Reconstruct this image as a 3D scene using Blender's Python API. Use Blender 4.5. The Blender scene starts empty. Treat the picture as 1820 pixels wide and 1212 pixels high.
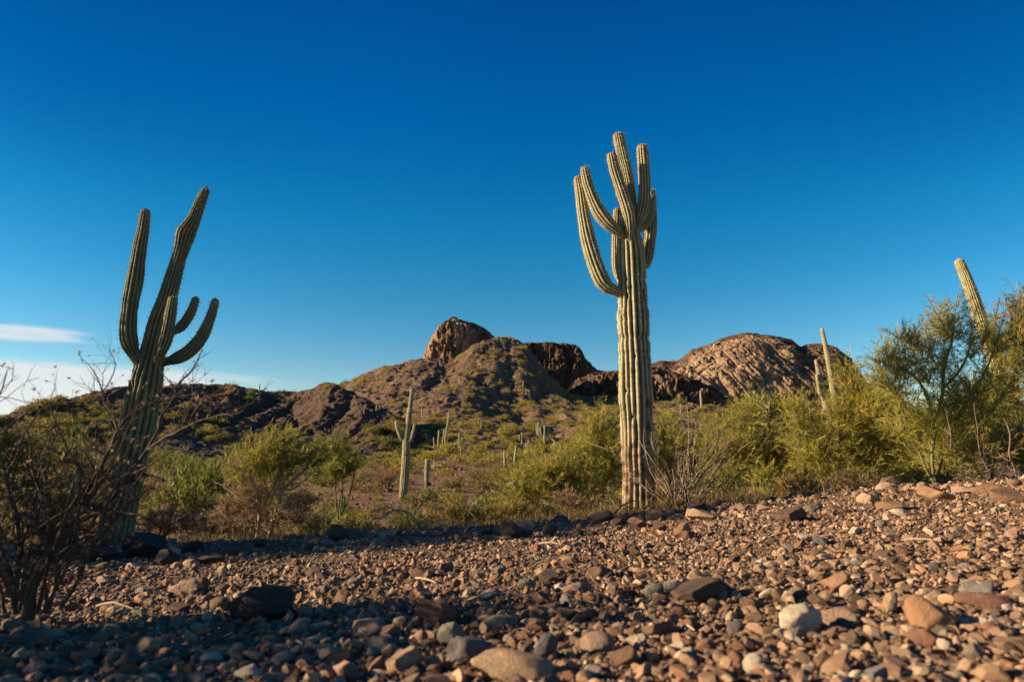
import bpy, math, random
import numpy as np
from mathutils import Vector

S = bpy.context.scene
COL = S.collection
PI = math.pi
sin, cos = math.sin, math.cos

# ------------------------------------------------------------------ camera
F = 1213.0                       # focal length in pixels of the 1820-wide photograph (24 mm lens)
TH = math.radians(10.0)          # camera pitch
CZ = 0.5                         # camera height
cam = bpy.data.cameras.new('camera'); co = bpy.data.objects.new('camera', cam); COL.objects.link(co)
co.location = (0, 0, CZ); co.rotation_euler = (PI / 2 + TH, 0, 0)
cam.sensor_width = 36; cam.lens = 36 * F / 1820; cam.clip_start = 0.05; cam.clip_end = 20000
cam.dof.use_dof = True; cam.dof.focus_distance = 7.5; cam.dof.aperture_fstop = 2.5
S.camera = co

def ray(u, v):
    "direction of photo pixel (u, v), scaled so that its y component is 1"
    xn = (np.asarray(u, float) - 910) / F; yn = (606 - np.asarray(v, float)) / F
    Y = cos(TH) - yn * sin(TH); Z = sin(TH) + yn * cos(TH)
    return xn / Y, Z / Y
def at(u, v, Y):
    q, s = ray(u, v)
    return np.array([float(q) * Y, Y, CZ + float(s) * Y])
def pxm(Y):                      # metres per photo pixel at depth Y
    return Y / F

# ------------------------------------------------------------------ noise
def _hash(ix, iy, iz, seed):
    h = (ix.astype(np.int64) * 374761393 + iy.astype(np.int64) * 668265263 + iz.astype(np.int64) * 2147483647 + seed * 1274126177) & 0xFFFFFFFF
    h = ((h ^ (h >> 13)) * 1274126177) & 0xFFFFFFFF
    h = ((h ^ (h >> 15)) * 2246822519) & 0xFFFFFFFF
    return ((h ^ (h >> 16)) & 0xFFFFFF) / float(0xFFFFFF) * 2 - 1
def vnoise(p, seed=0):
    "smooth value noise in -1..1, p is (n,3)"
    i = np.floor(p).astype(np.int64); f = p - i
    w = f * f * f * (f * (f * 6 - 15) + 10)
    x, y, z = i[:, 0], i[:, 1], i[:, 2]
    r = 0
    for dx in (0, 1):
        wx = w[:, 0] if dx else 1 - w[:, 0]
        for dy in (0, 1):
            wy = w[:, 1] if dy else 1 - w[:, 1]
            for dz in (0, 1):
                wz = w[:, 2] if dz else 1 - w[:, 2]
                r = r + wx * wy * wz * _hash(x + dx, y + dy, z + dz, seed)
    return r
def fbm(p, seed=0, octs=4, gain=.5, ridged=False):
    a, r, t = 1.0, 0, 0
    for o in range(octs):
        n = vnoise(p * (2.03 ** o) + o * 17.3, seed + o)
        if ridged: n = 1 - 2 * np.abs(n)
        r = r + a * n; t += a; a *= gain
    return r / t
def sstep(a, b, x):
    t = np.clip((x - a) / (b - a), 0, 1); return t * t * (3 - 2 * t)

# ------------------------------------------------------------------ mesh builder
class MB:
    def __init__(self): self.v = []; self.t = []; self.q = []; self.c = []; self.n = 0
    def add(self, v, tris=None, quads=None, col=(1, 1, 1)):
        v = np.asarray(v, np.float32).reshape(-1, 3)
        c = np.asarray(col, np.float32)
        if c.ndim == 1: c = np.tile(c[None, :3], (len(v), 1))
        self.v.append(v); self.c.append(c[:, :3])
        if tris is not None and len(tris): self.t.append(np.asarray(tris, np.int64).reshape(-1, 3) + self.n)
        if quads is not None and len(quads): self.q.append(np.asarray(quads, np.int64).reshape(-1, 4) + self.n)
        self.n += len(v)
    def mesh(self, name, mat, smooth=True):
        v = np.concatenate(self.v); c = np.concatenate(self.c)
        t = np.concatenate(self.t) if self.t else np.zeros((0, 3), np.int64)
        q = np.concatenate(self.q) if self.q else np.zeros((0, 4), np.int64)
        me = bpy.data.meshes.new(name)
        me.vertices.add(len(v)); me.vertices.foreach_set('co', v.ravel())
        nl = len(t) * 3 + len(q) * 4
        me.loops.add(nl); me.loops.foreach_set('vertex_index', np.concatenate([t.ravel(), q.ravel()]).astype(np.int32))
        me.polygons.add(len(t) + len(q))
        ls = np.concatenate([np.arange(len(t)) * 3, len(t) * 3 + np.arange(len(q)) * 4]).astype(np.int32)
        me.polygons.foreach_set('loop_start', ls)
        me.polygons.foreach_set('use_smooth', np.full(len(t) + len(q), bool(smooth)))
        me.update(calc_edges=True)
        a = me.attributes.new('tint', 'FLOAT_COLOR', 'POINT')
        a.data.foreach_set('color', np.concatenate([c, np.ones((len(c), 1), np.float32)], 1).astype(np.float32).ravel())
        me.materials.append(mat)
        return me
    def build(self, name, mat, parent=None, smooth=True, loc=None):
        o = bpy.data.objects.new(name, self.mesh(name, mat, smooth)); COL.objects.link(o)
        if parent is not None:
            o.parent = parent
        if loc is not None: o.location = loc
        return o

def tag(o, label=None, cat=None, group=None, kind=None):
    if label: o['label'] = label
    if cat: o['category'] = cat
    if group: o['group'] = group
    if kind: o['kind'] = kind
    return o
def thing(name, label, cat, loc=(0, 0, 0), group=None):
    o = bpy.data.objects.new(name, None); COL.objects.link(o); o.location = tuple(float(a) for a in loc)
    o.empty_display_size = .1
    return tag(o, label, cat, group)

def grid_quads(nr, nc, wrap=False):
    i = np.arange(nr - 1)[:, None]; j = np.arange(nc if wrap else nc - 1)[None, :]
    j2 = (j + 1) % nc
    return np.stack([i * nc + j, i * nc + j2, (i + 1) * nc + j2, (i + 1) * nc + j], -1).reshape(-1, 4)

def resample(P, R, step):
    "Catmull-Rom through points P (n,3) with radii R, resampled about every step metres"
    P = np.asarray(P, float); R = np.asarray(R, float)
    n = len(P)
    if n == 2:
        k = max(2, int(np.linalg.norm(P[1] - P[0]) / step) + 1); t = np.linspace(0, 1, k)
        return P[0] + (P[1] - P[0]) * t[:, None], R[0] + (R[1] - R[0]) * t
    X = np.concatenate([P, R[:, None]], 1)
    X = np.concatenate([[2 * X[0] - X[1]], X, [2 * X[-1] - X[-2]]])
    out = []
    for i in range(1, n):
        a, b, c, d = X[i - 1], X[i], X[i + 1], X[i + 2]
        k = max(1, int(np.linalg.norm((c - b)[:3]) / step))
        t = (np.arange(k) / k)[:, None]
        out.append(.5 * (2 * b + (c - a) * t + (2 * a - 5 * b + 4 * c - d) * t ** 2 + (3 * b - a - 3 * c + d) * t ** 3))
    out.append(X[n][None])
    o = np.concatenate(out)
    return o[:, :3], np.maximum(o[:, 3], 1e-4)
def frames(P):
    T = np.gradient(P, axis=0); T /= np.linalg.norm(T, axis=1)[:, None] + 1e-12
    N = np.zeros_like(P)
    ref = np.array([1., 0, 0]) if abs(T[0][0]) < .8 else np.array([0, 1., 0])
    n = ref - T[0] * ref.dot(T[0]); n /= np.linalg.norm(n); N[0] = n
    for i in range(1, len(P)):
        n = n - T[i] * n.dot(T[i]); n /= np.linalg.norm(n) + 1e-12; N[i] = n
    return T, N, np.cross(T, N)
def tube(mb, P, R, k=4, col=(1, 1, 1)):
    P = np.asarray(P, float); R = np.asarray(R, float)
    T, N, B = frames(P)
    a = np.arange(k) * 2 * PI / k
    V = P[:, None] + R[:, None, None] * (np.cos(a)[None, :, None] * N[:, None] + np.sin(a)[None, :, None] * B[:, None])
    mb.add(V.reshape(-1, 3), quads=grid_quads(len(P), k, True), col=col)
def unit(v): return v / (np.linalg.norm(v, axis=-1, keepdims=True) + 1e-12)
def blades(mb, rng, P, D, L, W, col, droop=0.0):
    "thin tapering triangles from P along D"
    n = len(P); D = unit(D)
    s = unit(np.cross(D, rng.normal(size=(n, 3))))
    L = np.broadcast_to(L, (n,))[:, None]; W = np.broadcast_to(W, (n,))[:, None]
    tip = P + D * L; tip[:, 2] -= droop * L[:, 0]
    V = np.stack([P - s * W / 2, P + s * W / 2, tip], 1).reshape(-1, 3)
    c = np.repeat(np.broadcast_to(col, (n, 3)), 3, 0)
    mb.add(V, tris=np.arange(3 * n).reshape(-1, 3), col=c)

# ------------------------------------------------------------------ materials
def material(name):
    m = bpy.data.materials.new(name); m.use_nodes = True
    nt = m.node_tree; b = nt.nodes['Principled BSDF']
    b.inputs['Roughness'].default_value = .85; b.inputs['Specular IOR Level'].default_value = .2
    return m, nt, b
def nd(nt, typ, **kw):
    n = nt.nodes.new(typ)
    for k, v in kw.items():
        if hasattr(n, k): setattr(n, k, v)
        else: n.inputs[k.replace('_', ' ')].default_value = v
    return n
def noise_node(nt, scale, detail=5, rough=.6, vec=None):
    n = nd(nt, 'ShaderNodeTexNoise'); n.inputs['Scale'].default_value = scale
    n.inputs['Detail'].default_value = detail; n.inputs['Roughness'].default_value = rough
    if vec is not None: nt.links.new(vec, n.inputs['Vector'])
    return n
def ramp(nt, fac, stops):
    r = nd(nt, 'ShaderNodeValToRGB'); e = r.color_ramp.elements
    while len(e) < len(stops): e.new(.5)
    for k, (p, c) in enumerate(stops): e[k].position = p; e[k].color = (*c, 1) if len(c) == 3 else c
    nt.links.new(fac, r.inputs['Fac']); return r.outputs['Color']
def mix(nt, fac, a, b, mode='MIX'):
    m = nd(nt, 'ShaderNodeMix', data_type='RGBA', blend_type=mode)
    for s, x in ((0, fac), (6, a), (7, b)):
        if isinstance(x, (int, float)): m.inputs[s].default_value = x
        elif isinstance(x, tuple): m.inputs[s].default_value = (*x, 1)
        else: nt.links.new(x, m.inputs[s])
    return m.outputs[2]
def tint(nt): return nd(nt, 'ShaderNodeAttribute', attribute_name='tint')
def objpos(nt): return nd(nt, 'ShaderNodeTexCoord').outputs['Object']
def bump(nt, b, h, strength, dist):
    n = nd(nt, 'ShaderNodeBump'); n.inputs['Strength'].default_value = strength; n.inputs['Distance'].default_value = dist
    nt.links.new(h, n.inputs['Height']); nt.links.new(n.outputs['Normal'], b.inputs['Normal'])

def grey(nt, tex, lo, hi):       # map a noise factor to lo..hi
    mr = nd(nt, 'ShaderNodeMapRange'); mr.inputs[1].default_value = .25; mr.inputs[2].default_value = .75
    mr.inputs[3].default_value = lo; mr.inputs[4].default_value = hi
    nt.links.new(tex, mr.inputs[0]); return mr.outputs[0]

# stones of the gravel: colour comes from each stone's own tint
m_gravel, nt, b = material('gravel_stone')
n1 = noise_node(nt, 45, 4)
nt.links.new(mix(nt, 1.0, tint(nt).outputs['Color'], grey(nt, n1.outputs['Fac'], .7, 1.25), 'MULTIPLY'), b.inputs['Base Color'])
bump(nt, b, n1.outputs['Fac'], .35, .01)
# single rocks: colour from the object's colour, mottled
m_rock, nt, b = material('desert_rock')
oi = nd(nt, 'ShaderNodeObjectInfo'); p = objpos(nt)
n1 = noise_node(nt, 3.2, 6, .65, p); n2 = noise_node(nt, 14, 5, .7, p)
c = mix(nt, 1.0, oi.outputs['Color'], grey(nt, n1.outputs['Fac'], .6, 1.25), 'MULTIPLY')
c = mix(nt, grey(nt, n2.outputs['Fac'], -.2, .5), c, (.16, .09, .055))
nt.links.new(c, b.inputs['Base Color']); bump(nt, b, n2.outputs['Fac'], .6, .05)
# ground soil
m_ground, nt, b = material('desert_soil')
p = objpos(nt)
n1 = noise_node(nt, .9, 6, .6, p); n2 = noise_node(nt, 30, 4, .7, p)
v = nd(nt, 'ShaderNodeTexVoronoi'); v.inputs['Scale'].default_value = 28; nt.links.new(p, v.inputs['Vector'])
c = ramp(nt, n1.outputs['Fac'], [(.3, (.10, .06, .036)), (.5, (.15, .09, .052)), (.72, (.20, .13, .08))])
c = mix(nt, 1.0, c, grey(nt, n2.outputs['Fac'], .7, 1.3), 'MULTIPLY')
c = mix(nt, 1.0, c, tint(nt).outputs['Color'], 'MULTIPLY')
nt.links.new(c, b.inputs['Base Color']); bump(nt, b, v.outputs['Distance'], .8, .03)
# hill rock and scree
def hill_mat(name, scree, rock, pale, k):
    m, nt, b = material(name); p = objpos(nt)
    n1 = noise_node(nt, .05 * k, 6, .62, p); n2 = noise_node(nt, .45 * k, 6, .7, p)
    st = nd(nt, 'ShaderNodeMapping'); st.inputs['Scale'].default_value = (1, 1, .14); nt.links.new(p, st.inputs['Vector'])
    n3 = noise_node(nt, .22 * k, 5, .65, st.outputs['Vector'])
    sp = nd(nt, 'ShaderNodeSeparateColor'); nt.links.new(tint(nt).outputs['Color'], sp.inputs[0])
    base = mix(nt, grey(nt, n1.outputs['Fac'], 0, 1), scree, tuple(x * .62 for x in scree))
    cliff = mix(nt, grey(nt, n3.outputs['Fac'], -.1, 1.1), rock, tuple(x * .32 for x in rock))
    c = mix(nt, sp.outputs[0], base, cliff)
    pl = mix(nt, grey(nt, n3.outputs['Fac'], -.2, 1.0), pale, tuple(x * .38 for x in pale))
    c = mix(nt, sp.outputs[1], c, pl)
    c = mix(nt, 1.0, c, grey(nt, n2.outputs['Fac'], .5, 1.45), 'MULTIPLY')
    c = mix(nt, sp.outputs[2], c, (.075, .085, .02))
    nt.links.new(c, b.inputs['Base Color']); b.inputs['Roughness'].default_value = .95
    bump(nt, b, n2.outputs['Fac'], .9, 2.2 / k)
    return m
m_hill = hill_mat('brown_scree', (.20, .122, .076), (.135, .083, .056), (.3, .19, .12), 2.2)
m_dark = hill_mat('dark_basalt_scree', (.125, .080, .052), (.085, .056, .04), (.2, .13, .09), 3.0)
m_cliff = hill_mat('tan_cliff_rock', (.16, .10, .064), (.15, .09, .06), (.44, .285, .18), 1.0)
# plants
def leaf_mat(name, transl=.35):
    m, nt, b = material(name); t = tint(nt).outputs['Color']
    nt.links.new(t, b.inputs['Base Color']); b.inputs['Roughness'].default_value = .7
    tr = nd(nt, 'ShaderNodeBsdfTranslucent'); nt.links.new(t, tr.inputs['Color'])
    mx = nd(nt, 'ShaderNodeMixShader'); mx.inputs[0].default_value = transl
    nt.links.new(b.outputs[0], mx.inputs[1]); nt.links.new(tr.outputs[0], mx.inputs[2])
    nt.links.new(mx.outputs[0], nt.nodes['Material Output'].inputs['Surface'])
    return m
m_leaf = leaf_mat('feathery_foliage', .45)
m_bark, nt, b = material('desert_bark')
p = objpos(nt); n1 = noise_node(nt, 22, 5, .7, p)
nt.links.new(mix(nt, 1.0, tint(nt).outputs['Color'], grey(nt, n1.outputs['Fac'], .55, 1.3), 'MULTIPLY'), b.inputs['Base Color'])
bump(nt, b, n1.outputs['Fac'], .5, .02)
m_cactus, nt, b = material('saguaro_skin')
p = objpos(nt); n1 = noise_node(nt, 7, 5, .65, p); n2 = noise_node(nt, 60, 3, .6, p)
c = mix(nt, 1.0, tint(nt).outputs['Color'], grey(nt, n1.outputs['Fac'], .66, 1.2), 'MULTIPLY')
c = mix(nt, 1.0, c, grey(nt, n2.outputs['Fac'], .72, 1.22), 'MULTIPLY')
nt.links.new(c, b.inputs['Base Color']); bump(nt, b, n2.outputs['Fac'], .3, .01)
b.inputs['Roughness'].default_value = .75
m_paint, nt, b = material('weathered_paint')
n1 = noise_node(nt, 9, 4)
nt.links.new(mix(nt, 1.0, tint(nt).outputs['Color'], grey(nt, n1.outputs['Fac'], .85, 1.08), 'MULTIPLY'), b.inputs['Base Color'])

# ------------------------------------------------------------------ sun and sky
SUN_EL = math.radians(17); SUN_A = math.radians(-4)    # the sun stands low on the left
sd = Vector((-cos(SUN_EL) * cos(SUN_A), cos(SUN_EL) * sin(SUN_A), sin(SUN_EL)))
sun = bpy.data.lights.new('sun', 'SUN'); sun.energy = 5.0; sun.angle = math.radians(.5); sun.color = (1, .78, .50)
so = bpy.data.objects.new('sun', sun); COL.objects.link(so); so.rotation_euler = sd.to_track_quat('Z', 'Y').to_euler()
W = bpy.data.worlds.new('World'); S.world = W; W.use_nodes = True; nt = W.node_tree
bg = nt.nodes['Background']; bg.inputs['Strength'].default_value = .0435
sky = nd(nt, 'ShaderNodeTexSky', sky_type='NISHITA'); sky.sun_disc = False
sky.sun_elevation = SUN_EL; sky.sun_rotation = math.radians(-90) + SUN_A; sky.air_density = 1.0; sky.dust_density = .1; sky.ozone_density = 3.0
hs = nd(nt, 'ShaderNodeHueSaturation'); hs.inputs['Saturation'].default_value = 1.35
nt.links.new(sky.outputs[0], hs.inputs['Color'])
gm = nd(nt, 'ShaderNodeGamma'); gm.inputs['Gamma'].default_value = 1.3; nt.links.new(hs.outputs[0], gm.inputs['Color'])
SKYTINT = [(5, (1.3, .95, .76)), (8, (1.2, .95, .78)), (13, (.92, 1.04, .81)), (19.5, (.42, 1.18, .91)), (28, (.06, 1.08, .98)), (36, (.05, .94, .97)), (60, (.05, .85, .95))]
# streaks of cirrus low in the sky to the left
gc = nd(nt, 'ShaderNodeTexCoord').outputs['Generated']
sx = nd(nt, 'ShaderNodeSeparateXYZ'); nt.links.new(gc, sx.inputs[0])
def mth(op, a, b_=0.0, cl=False):
    n = nd(nt, 'ShaderNodeMath', operation=op, use_clamp=cl)
    for k, x in enumerate((a, b_)):
        if isinstance(x, (int, float)): n.inputs[k].default_value = x
        else: nt.links.new(x, n.inputs[k])
    return n.outputs[0]
az = mth('ARCTAN2', sx.outputs[0], sx.outputs[1]); el = mth('ARCSINE', sx.outputs[2])
tn = mix(nt, 1.0, gm.outputs[0], ramp(nt, mth('DIVIDE', el, math.radians(90)), [(e / 90, c_) for e, c_ in SKYTINT]), 'MULTIPLY')   # clear dry air: pale low down, deep blue overhead
cv = nd(nt, 'ShaderNodeCombineXYZ'); nt.links.new(mth('MULTIPLY', az, 9.0), cv.inputs[0])
nt.links.new(mth('ADD', mth('MULTIPLY', el, 62.0), mth('MULTIPLY', az, 6.0)), cv.inputs[1])
nz = noise_node(nt, 1.0, 9, .68, cv.outputs[0]); nz.inputs['Distortion'].default_value = .5
def band(x, a, b_):
    n = nd(nt, 'ShaderNodeMapRange'); n.interpolation_type = 'SMOOTHSTEP'; nt.links.new(x, n.inputs[0])
    n.inputs[1].default_value = a; n.inputs[2].default_value = b_; return n.outputs[0]
rad = math.radians
low = mth('MULTIPLY', band(el, rad(7.6), rad(6.2)), band(az, rad(-12), rad(-29)))
up = mth('MULTIPLY', mth('MULTIPLY', band(el, rad(9.5), rad(8.9)), band(el, rad(7.7), rad(8.4))), band(az, rad(-30), rad(-35)))
cover = mth('MAXIMUM', low, mth('MULTIPLY', up, .9))
dens = mth('MULTIPLY', band(mth('ADD', nz.outputs['Fac'], mth('MULTIPLY', cover, .52)), .62, .98), cover, True)
side = mth('MULTIPLY', mth('MAXIMUM', band(az, rad(-6), rad(-42)), mth('MULTIPLY', band(az, rad(10), rad(44)), .8)), band(el, rad(10), rad(27)))
tn = mix(nt, mth('MULTIPLY', side, .8), tn, (.62, .58, .62), 'MULTIPLY')   # upper left and right sky darkened in its colour, imitating a lens vignette
tn = mix(nt, mth('MULTIPLY', dens, .85), tn, (7.4, 7.5, 7.6))
nt.links.new(tn, bg.inputs['Color'])
S.view_settings.view_transform = 'Standard'; S.view_settings.look = 'None'; S.view_settings.exposure = 1.35; S.view_settings.gamma = 1
# ------------------------------------------------------------------ terrain height
def tab(pts):
    a = np.array(pts, float); return a[:, 0], a[:, 1]
_cu, _cv = tab([(-400, 985), (0, 982), (250, 978), (500, 970), (700, 956), (900, 940), (1050, 929), (1200, 912), (1400, 890), (1560, 873), (1820, 858), (2200, 846)])
_cq, _cs = ray(_cu, _cv)
def crest_Y(q): return np.interp(q, [-.8, -.2, .2, .8], [7.6, 8.2, 9.0, 9.6])
def zg(x, y, detail=True):
    "height of the desert floor"
    x = np.asarray(x, float); y = np.asarray(y, float)
    r = np.hypot(x, y); az = np.arctan2(x, y)
    azc = np.clip(az, -.9, .9); q = np.tan(azc); D = r * np.cos(azc)
    Yc = crest_Y(q); zc = CZ + np.interp(q, _cq, _cs) * Yc
    # from the camera to the crest of the stony slope
    t = np.clip(D / Yc, 0, 1)
    z = zc * t ** 1.15
    # beyond it the wash, then flats rising to the foot of the hills
    zw = np.interp(q, [-.8, -.1, .12, .25, .8], [-1.25, -1.25, -1.0, -.55, -.2])
    d1 = sstep(0, 1, (D - Yc) / np.interp(q, [-.1, .2], [6.5, 10.0]))
    far = np.interp(D, [0, 20, 30, 36, 50, 70, 100, 140, 200, 400, 900, 4000], [0, 0, .05, .35, .75, 1.1, 2.0, 3.0, 4.0, 5, 5, 5])
    z = z + (zw - zc) * d1 + far * (D > Yc)
    w = 1 - sstep(.9, 2.2, np.abs(az))
    z = z * w + (1 - w) * -.1
    if detail:
        p = np.stack([x, y, 0 * x], -1).reshape(-1, 3)
        n = fbm(p * .55, 3, 4).reshape(x.shape); n2 = fbm(p * .09, 9, 3).reshape(x.shape)
        z = z + n * .05 * np.clip(r / 3, .1, 1) + n2 * .5 * sstep(25, 80, r)
    return z
def ground_at(u, v, ymax=80):
    "point where the ray through photo pixel (u, v) meets the floor"
    q, s = ray(u, v)
    Y = np.exp(np.linspace(math.log(.8), math.log(ymax), 1500))
    h = CZ + s * Y - zg(q * Y, Y)
    k = np.argmax(h < 0)
    if h[k] >= 0: k = len(Y) - 1
    y = Y[k]; x = float(q) * y
    return np.array([x, y, float(zg(np.array([x]), np.array([y]))[0])])
def on_ground(u, Y):
    q, _ = ray(u, 820); x = float(q) * Y
    return np.array([x, Y, float(zg(np.array([x]), np.array([Y]))[0])])

az = np.concatenate([np.linspace(-PI, -.86, 60)[:-1], np.linspace(-.86, .86, 560), np.linspace(.86, PI, 60)[1:]])
rr = np.concatenate([[0.02], np.exp(np.linspace(math.log(.35), math.log(4500), 430))])
A, R = np.meshgrid(az, rr)
X, Y = R * np.sin(A), R * np.cos(A)
Z = zg(X, Y)
rng = np.random.default_rng(5)
P = np.stack([X, Y, Z], -1).reshape(-1, 3)
soil = np.ones((len(P), 3), np.float32)
D = np.hypot(P[:, 0], P[:, 1])
far = sstep(14, 34, D)[:, None]
soil = soil * (1 - far) + far * np.array([1.2, 1.05, 1.05])
soil = soil * (1 + .3 * fbm(P * .35, 21, 3))[:, None]
mb = MB(); mb.add(P, quads=grid_quads(len(rr), len(az)), col=soil)
tag(mb.build('ground', m_ground), kind='structure')

# ------------------------------------------------------------------ hills, as front and back slopes under a skyline
HILLS = {}
def hill(name, sil, Rt, Ft, prof, mat, nq, nt_, amp, freq, seed, paint, foot_z=None, back=.9, jag=0.0, label=None, gully=0.0, soft=0, vs=1.0, sh=0.0, rg=1.0, crack=0.0):
    su, sv = tab(sil); sq, ss = ray(su, sv)
    q = np.linspace(sq[0], sq[-1], nq)
    s = np.interp(q, sq, ss)
    # soften corners of the table a little
    k = max(1, nq // 260); ker = np.ones(2 * k + 1) / (2 * k + 1)
    s = np.convolve(np.pad(s, k, mode='edge'), ker, 'valid')
    ru, rv = tab(Rt); fu, fv = tab(Ft)
    Rq = np.interp(q, ray(ru, 700)[0], rv); Fq = np.interp(q, ray(fu, 700)[0], fv)
    zr = CZ + s * Rq
    zf = (zg(q * Fq, Fq, False) - 1.0) if foot_z is None else np.full(nq, foot_z)
    pt, pg = tab(prof)
    tt = np.linspace(0, 1, 400); gg = np.interp(tt, pt, pg)
    L = float(np.mean(Rq - Fq)); H = float(np.mean(np.maximum(zr - zf, 1)))
    arc = np.concatenate([[0], np.cumsum(np.hypot(np.diff(tt) * L, np.diff(gg) * H * 1.6))]); arc /= arc[-1]
    tr = np.interp(np.linspace(0, 1, nt_), arc, tt); gr = np.interp(tr, tt, gg)
    Yf = Fq[None] + (Rq - Fq)[None] * tr[:, None]
    zs = zr
    if soft:                     # lower slopes follow a smoothed skyline, so knolls stay on the upper part
        w = max(1, int(soft / 2 / (su[-1] - su[0]) * nq)); kr = np.hanning(2 * w + 1); kr /= kr.sum()
        zs = np.convolve(np.pad(zr, w, mode='edge'), kr, 'valid')
    g2 = (sstep(.5, 1.0, tr) * gr)[:, None]
    Zf = zf[None] + (zs - zf)[None] * gr[:, None] + (zr - zs)[None] * g2
    nb = max(14, nt_ // 5)
    tb = np.linspace(0, 1, nb)[1:]
    dep = np.maximum(zr - zf, 2) / back
    Yb = Rq[None] + dep[None] * (tb[:, None] * 1.1); Zb = zr[None] + (zf - 1 - zr)[None] * tb[:, None] ** 1.3
    Yg = np.concatenate([Yf, Yb]); Zg = np.concatenate([Zf, Zb])
    T = np.concatenate([np.repeat(tr[:, None], nq, 1), 1 + np.repeat(tb[:, None], nq, 1)])
    Q = np.repeat(q[None], len(Yg), 0)
    P = np.stack([Q * Yg, Yg, Zg], -1).reshape(-1, 3)
    nr = len(Yg)
    T1 = T.reshape(-1)
    rel = np.clip((Zg - zf[None]) / 6.0, 0, 1).reshape(-1)       # no displacement at the foot
    PS = P * np.array([1, 1, vs]); PS[:, 0] += sh * P[:, 2]; n1 = fbm(PS * freq, seed, 5, .55); n2 = fbm(PS * freq * 3.1, seed + 40, 4, .6, True)
    nx = fbm(P * freq * 1.3, seed + 80, 4, .55)
    edge = 1 - .85 * np.exp(-((T1 - 1) / .10) ** 2)              # keep the skyline
    n4 = fbm(PS * freq * 9.5, seed + 160, 3, .6, True); n2 = rg * (n2 + .28 * n4); n1 = n1 + .12 * fbm(P * freq * 8, seed + 170, 2)
    d = amp * rel * edge
    P[:, 2] += d * (.75 * n1 + .45 * n2) + jag * rel * n2 * (1 - edge)
    P[:, 1] -= d * (.9 * n1 + .7 * n2); P[:, 0] += d * .9 * nx
    if crack:                    # joints and fissures cut into the rock
        PC = P * np.array([1, 1, .16]); PC[:, 0] += sh * .8 * P[:, 2]
        cr = np.exp(-np.abs(vnoise(PC * freq * 2.6, seed + 200)) / .07) + .7 * np.exp(-np.abs(vnoise(PC * freq * 6.5, seed + 210)) / .09)
        PL = P * np.array([.25, .25, 1.0]); cr = cr + .6 * np.exp(-np.abs(vnoise(PL * freq * 3.2 + .3 * n1[:, None], seed + 220)) / .08)
        P[:, 1] += crack * rel * edge * cr * sstep(.3, .5, T1)
    if gully:
        g = fbm(np.stack([P[:, 0] * freq * .9, P[:, 1] * freq * .25, 0 * T1], -1), seed + 120, 3, .5, True)
        P[:, 2] -= gully * rel * edge * np.clip(g, 0, 1)
    G = P.reshape(nr, nq, 3)
    du = np.gradient(G, axis=1); dv = np.gradient(G, axis=0)
    N = np.cross(du, dv); N = unit(N); N[N[..., 2] < 0] *= -1
    steep = 1 - sstep(.45, .8, N[..., 2]).reshape(-1)
    c = np.zeros((len(P), 3), np.float32); c[:, 0] = steep
    uu = 910 + F * np.repeat(q[None], nr, 0).reshape(-1) * cos(TH)
    c = paint(c, P, T1, uu, steep)
    mb = MB(); mb.add(P, quads=grid_quads(nr, nq), col=np.clip(c, 0, 1))
    o = tag(mb.build(name, mat), label, kind='structure')
    HILLS[name] = dict(G=G, N=N, T=T, q=q, nt=nt_)
    return o
def plain(c, P, T, u, st): return c
concave = [(0, 0), (.3, .16), (.6, .44), (.85, .8), (1, 1)]

# left ridge: runs away to the right, so its near side turns from the sun
A_sil = [(-420, 800), (-200, 775), (-60, 752), (0, 744), (60, 719), (130, 706), (200, 692), (260, 687), (310, 684), (380, 683), (415, 684), (428, 689), (440, 692), (470, 695), (520, 697),
         (556, 692), (566, 684), (580, 682), (600, 686), (612, 692), (625, 698), (645, 707), (665, 717), (690, 731), (720, 752), (745, 772), (770, 792), (800, 818)]
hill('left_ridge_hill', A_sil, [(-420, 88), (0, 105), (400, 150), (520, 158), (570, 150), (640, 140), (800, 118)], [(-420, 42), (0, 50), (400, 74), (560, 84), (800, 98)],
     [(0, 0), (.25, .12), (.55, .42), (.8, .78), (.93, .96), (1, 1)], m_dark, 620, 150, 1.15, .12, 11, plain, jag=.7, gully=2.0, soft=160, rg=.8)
# centre hill with its knoll and long apron
B_sil = [(430, 735), (520, 706), (560, 700), (590, 690), (640, 670), (660, 662), (690, 651), (720, 646), (750, 638), (775, 640), (800, 641), (812, 637), (830, 622), (850, 611), (878, 603), (895, 600), (908, 600),
         (920, 606), (938, 618), (948, 632), (962, 652), (985, 676), (1005, 696), (1030, 707), (1070, 711), (1120, 712), (1200, 716), (1260, 722), (1300, 730), (1400, 738), (1600, 742), (1900, 735), (2300, 730)]
hill('centre_hill', B_sil, [(430, 250), (760, 285), (840, 300), (905, 325), (1010, 300), (1100, 280), (2300, 260)], [(430, 84), (600, 92), (760, 76), (1100, 72), (2300, 70)],
     [(0, 0), (.18, .09), (.26, .17), (.42, .29), (.5, .40), (.66, .53), (.74, .66), (.88, .84), (1, 1)], m_hill, 900, 260, 1.6, .06, 23, plain, jag=1.8, gully=2.5, soft=700, rg=.85)
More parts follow.
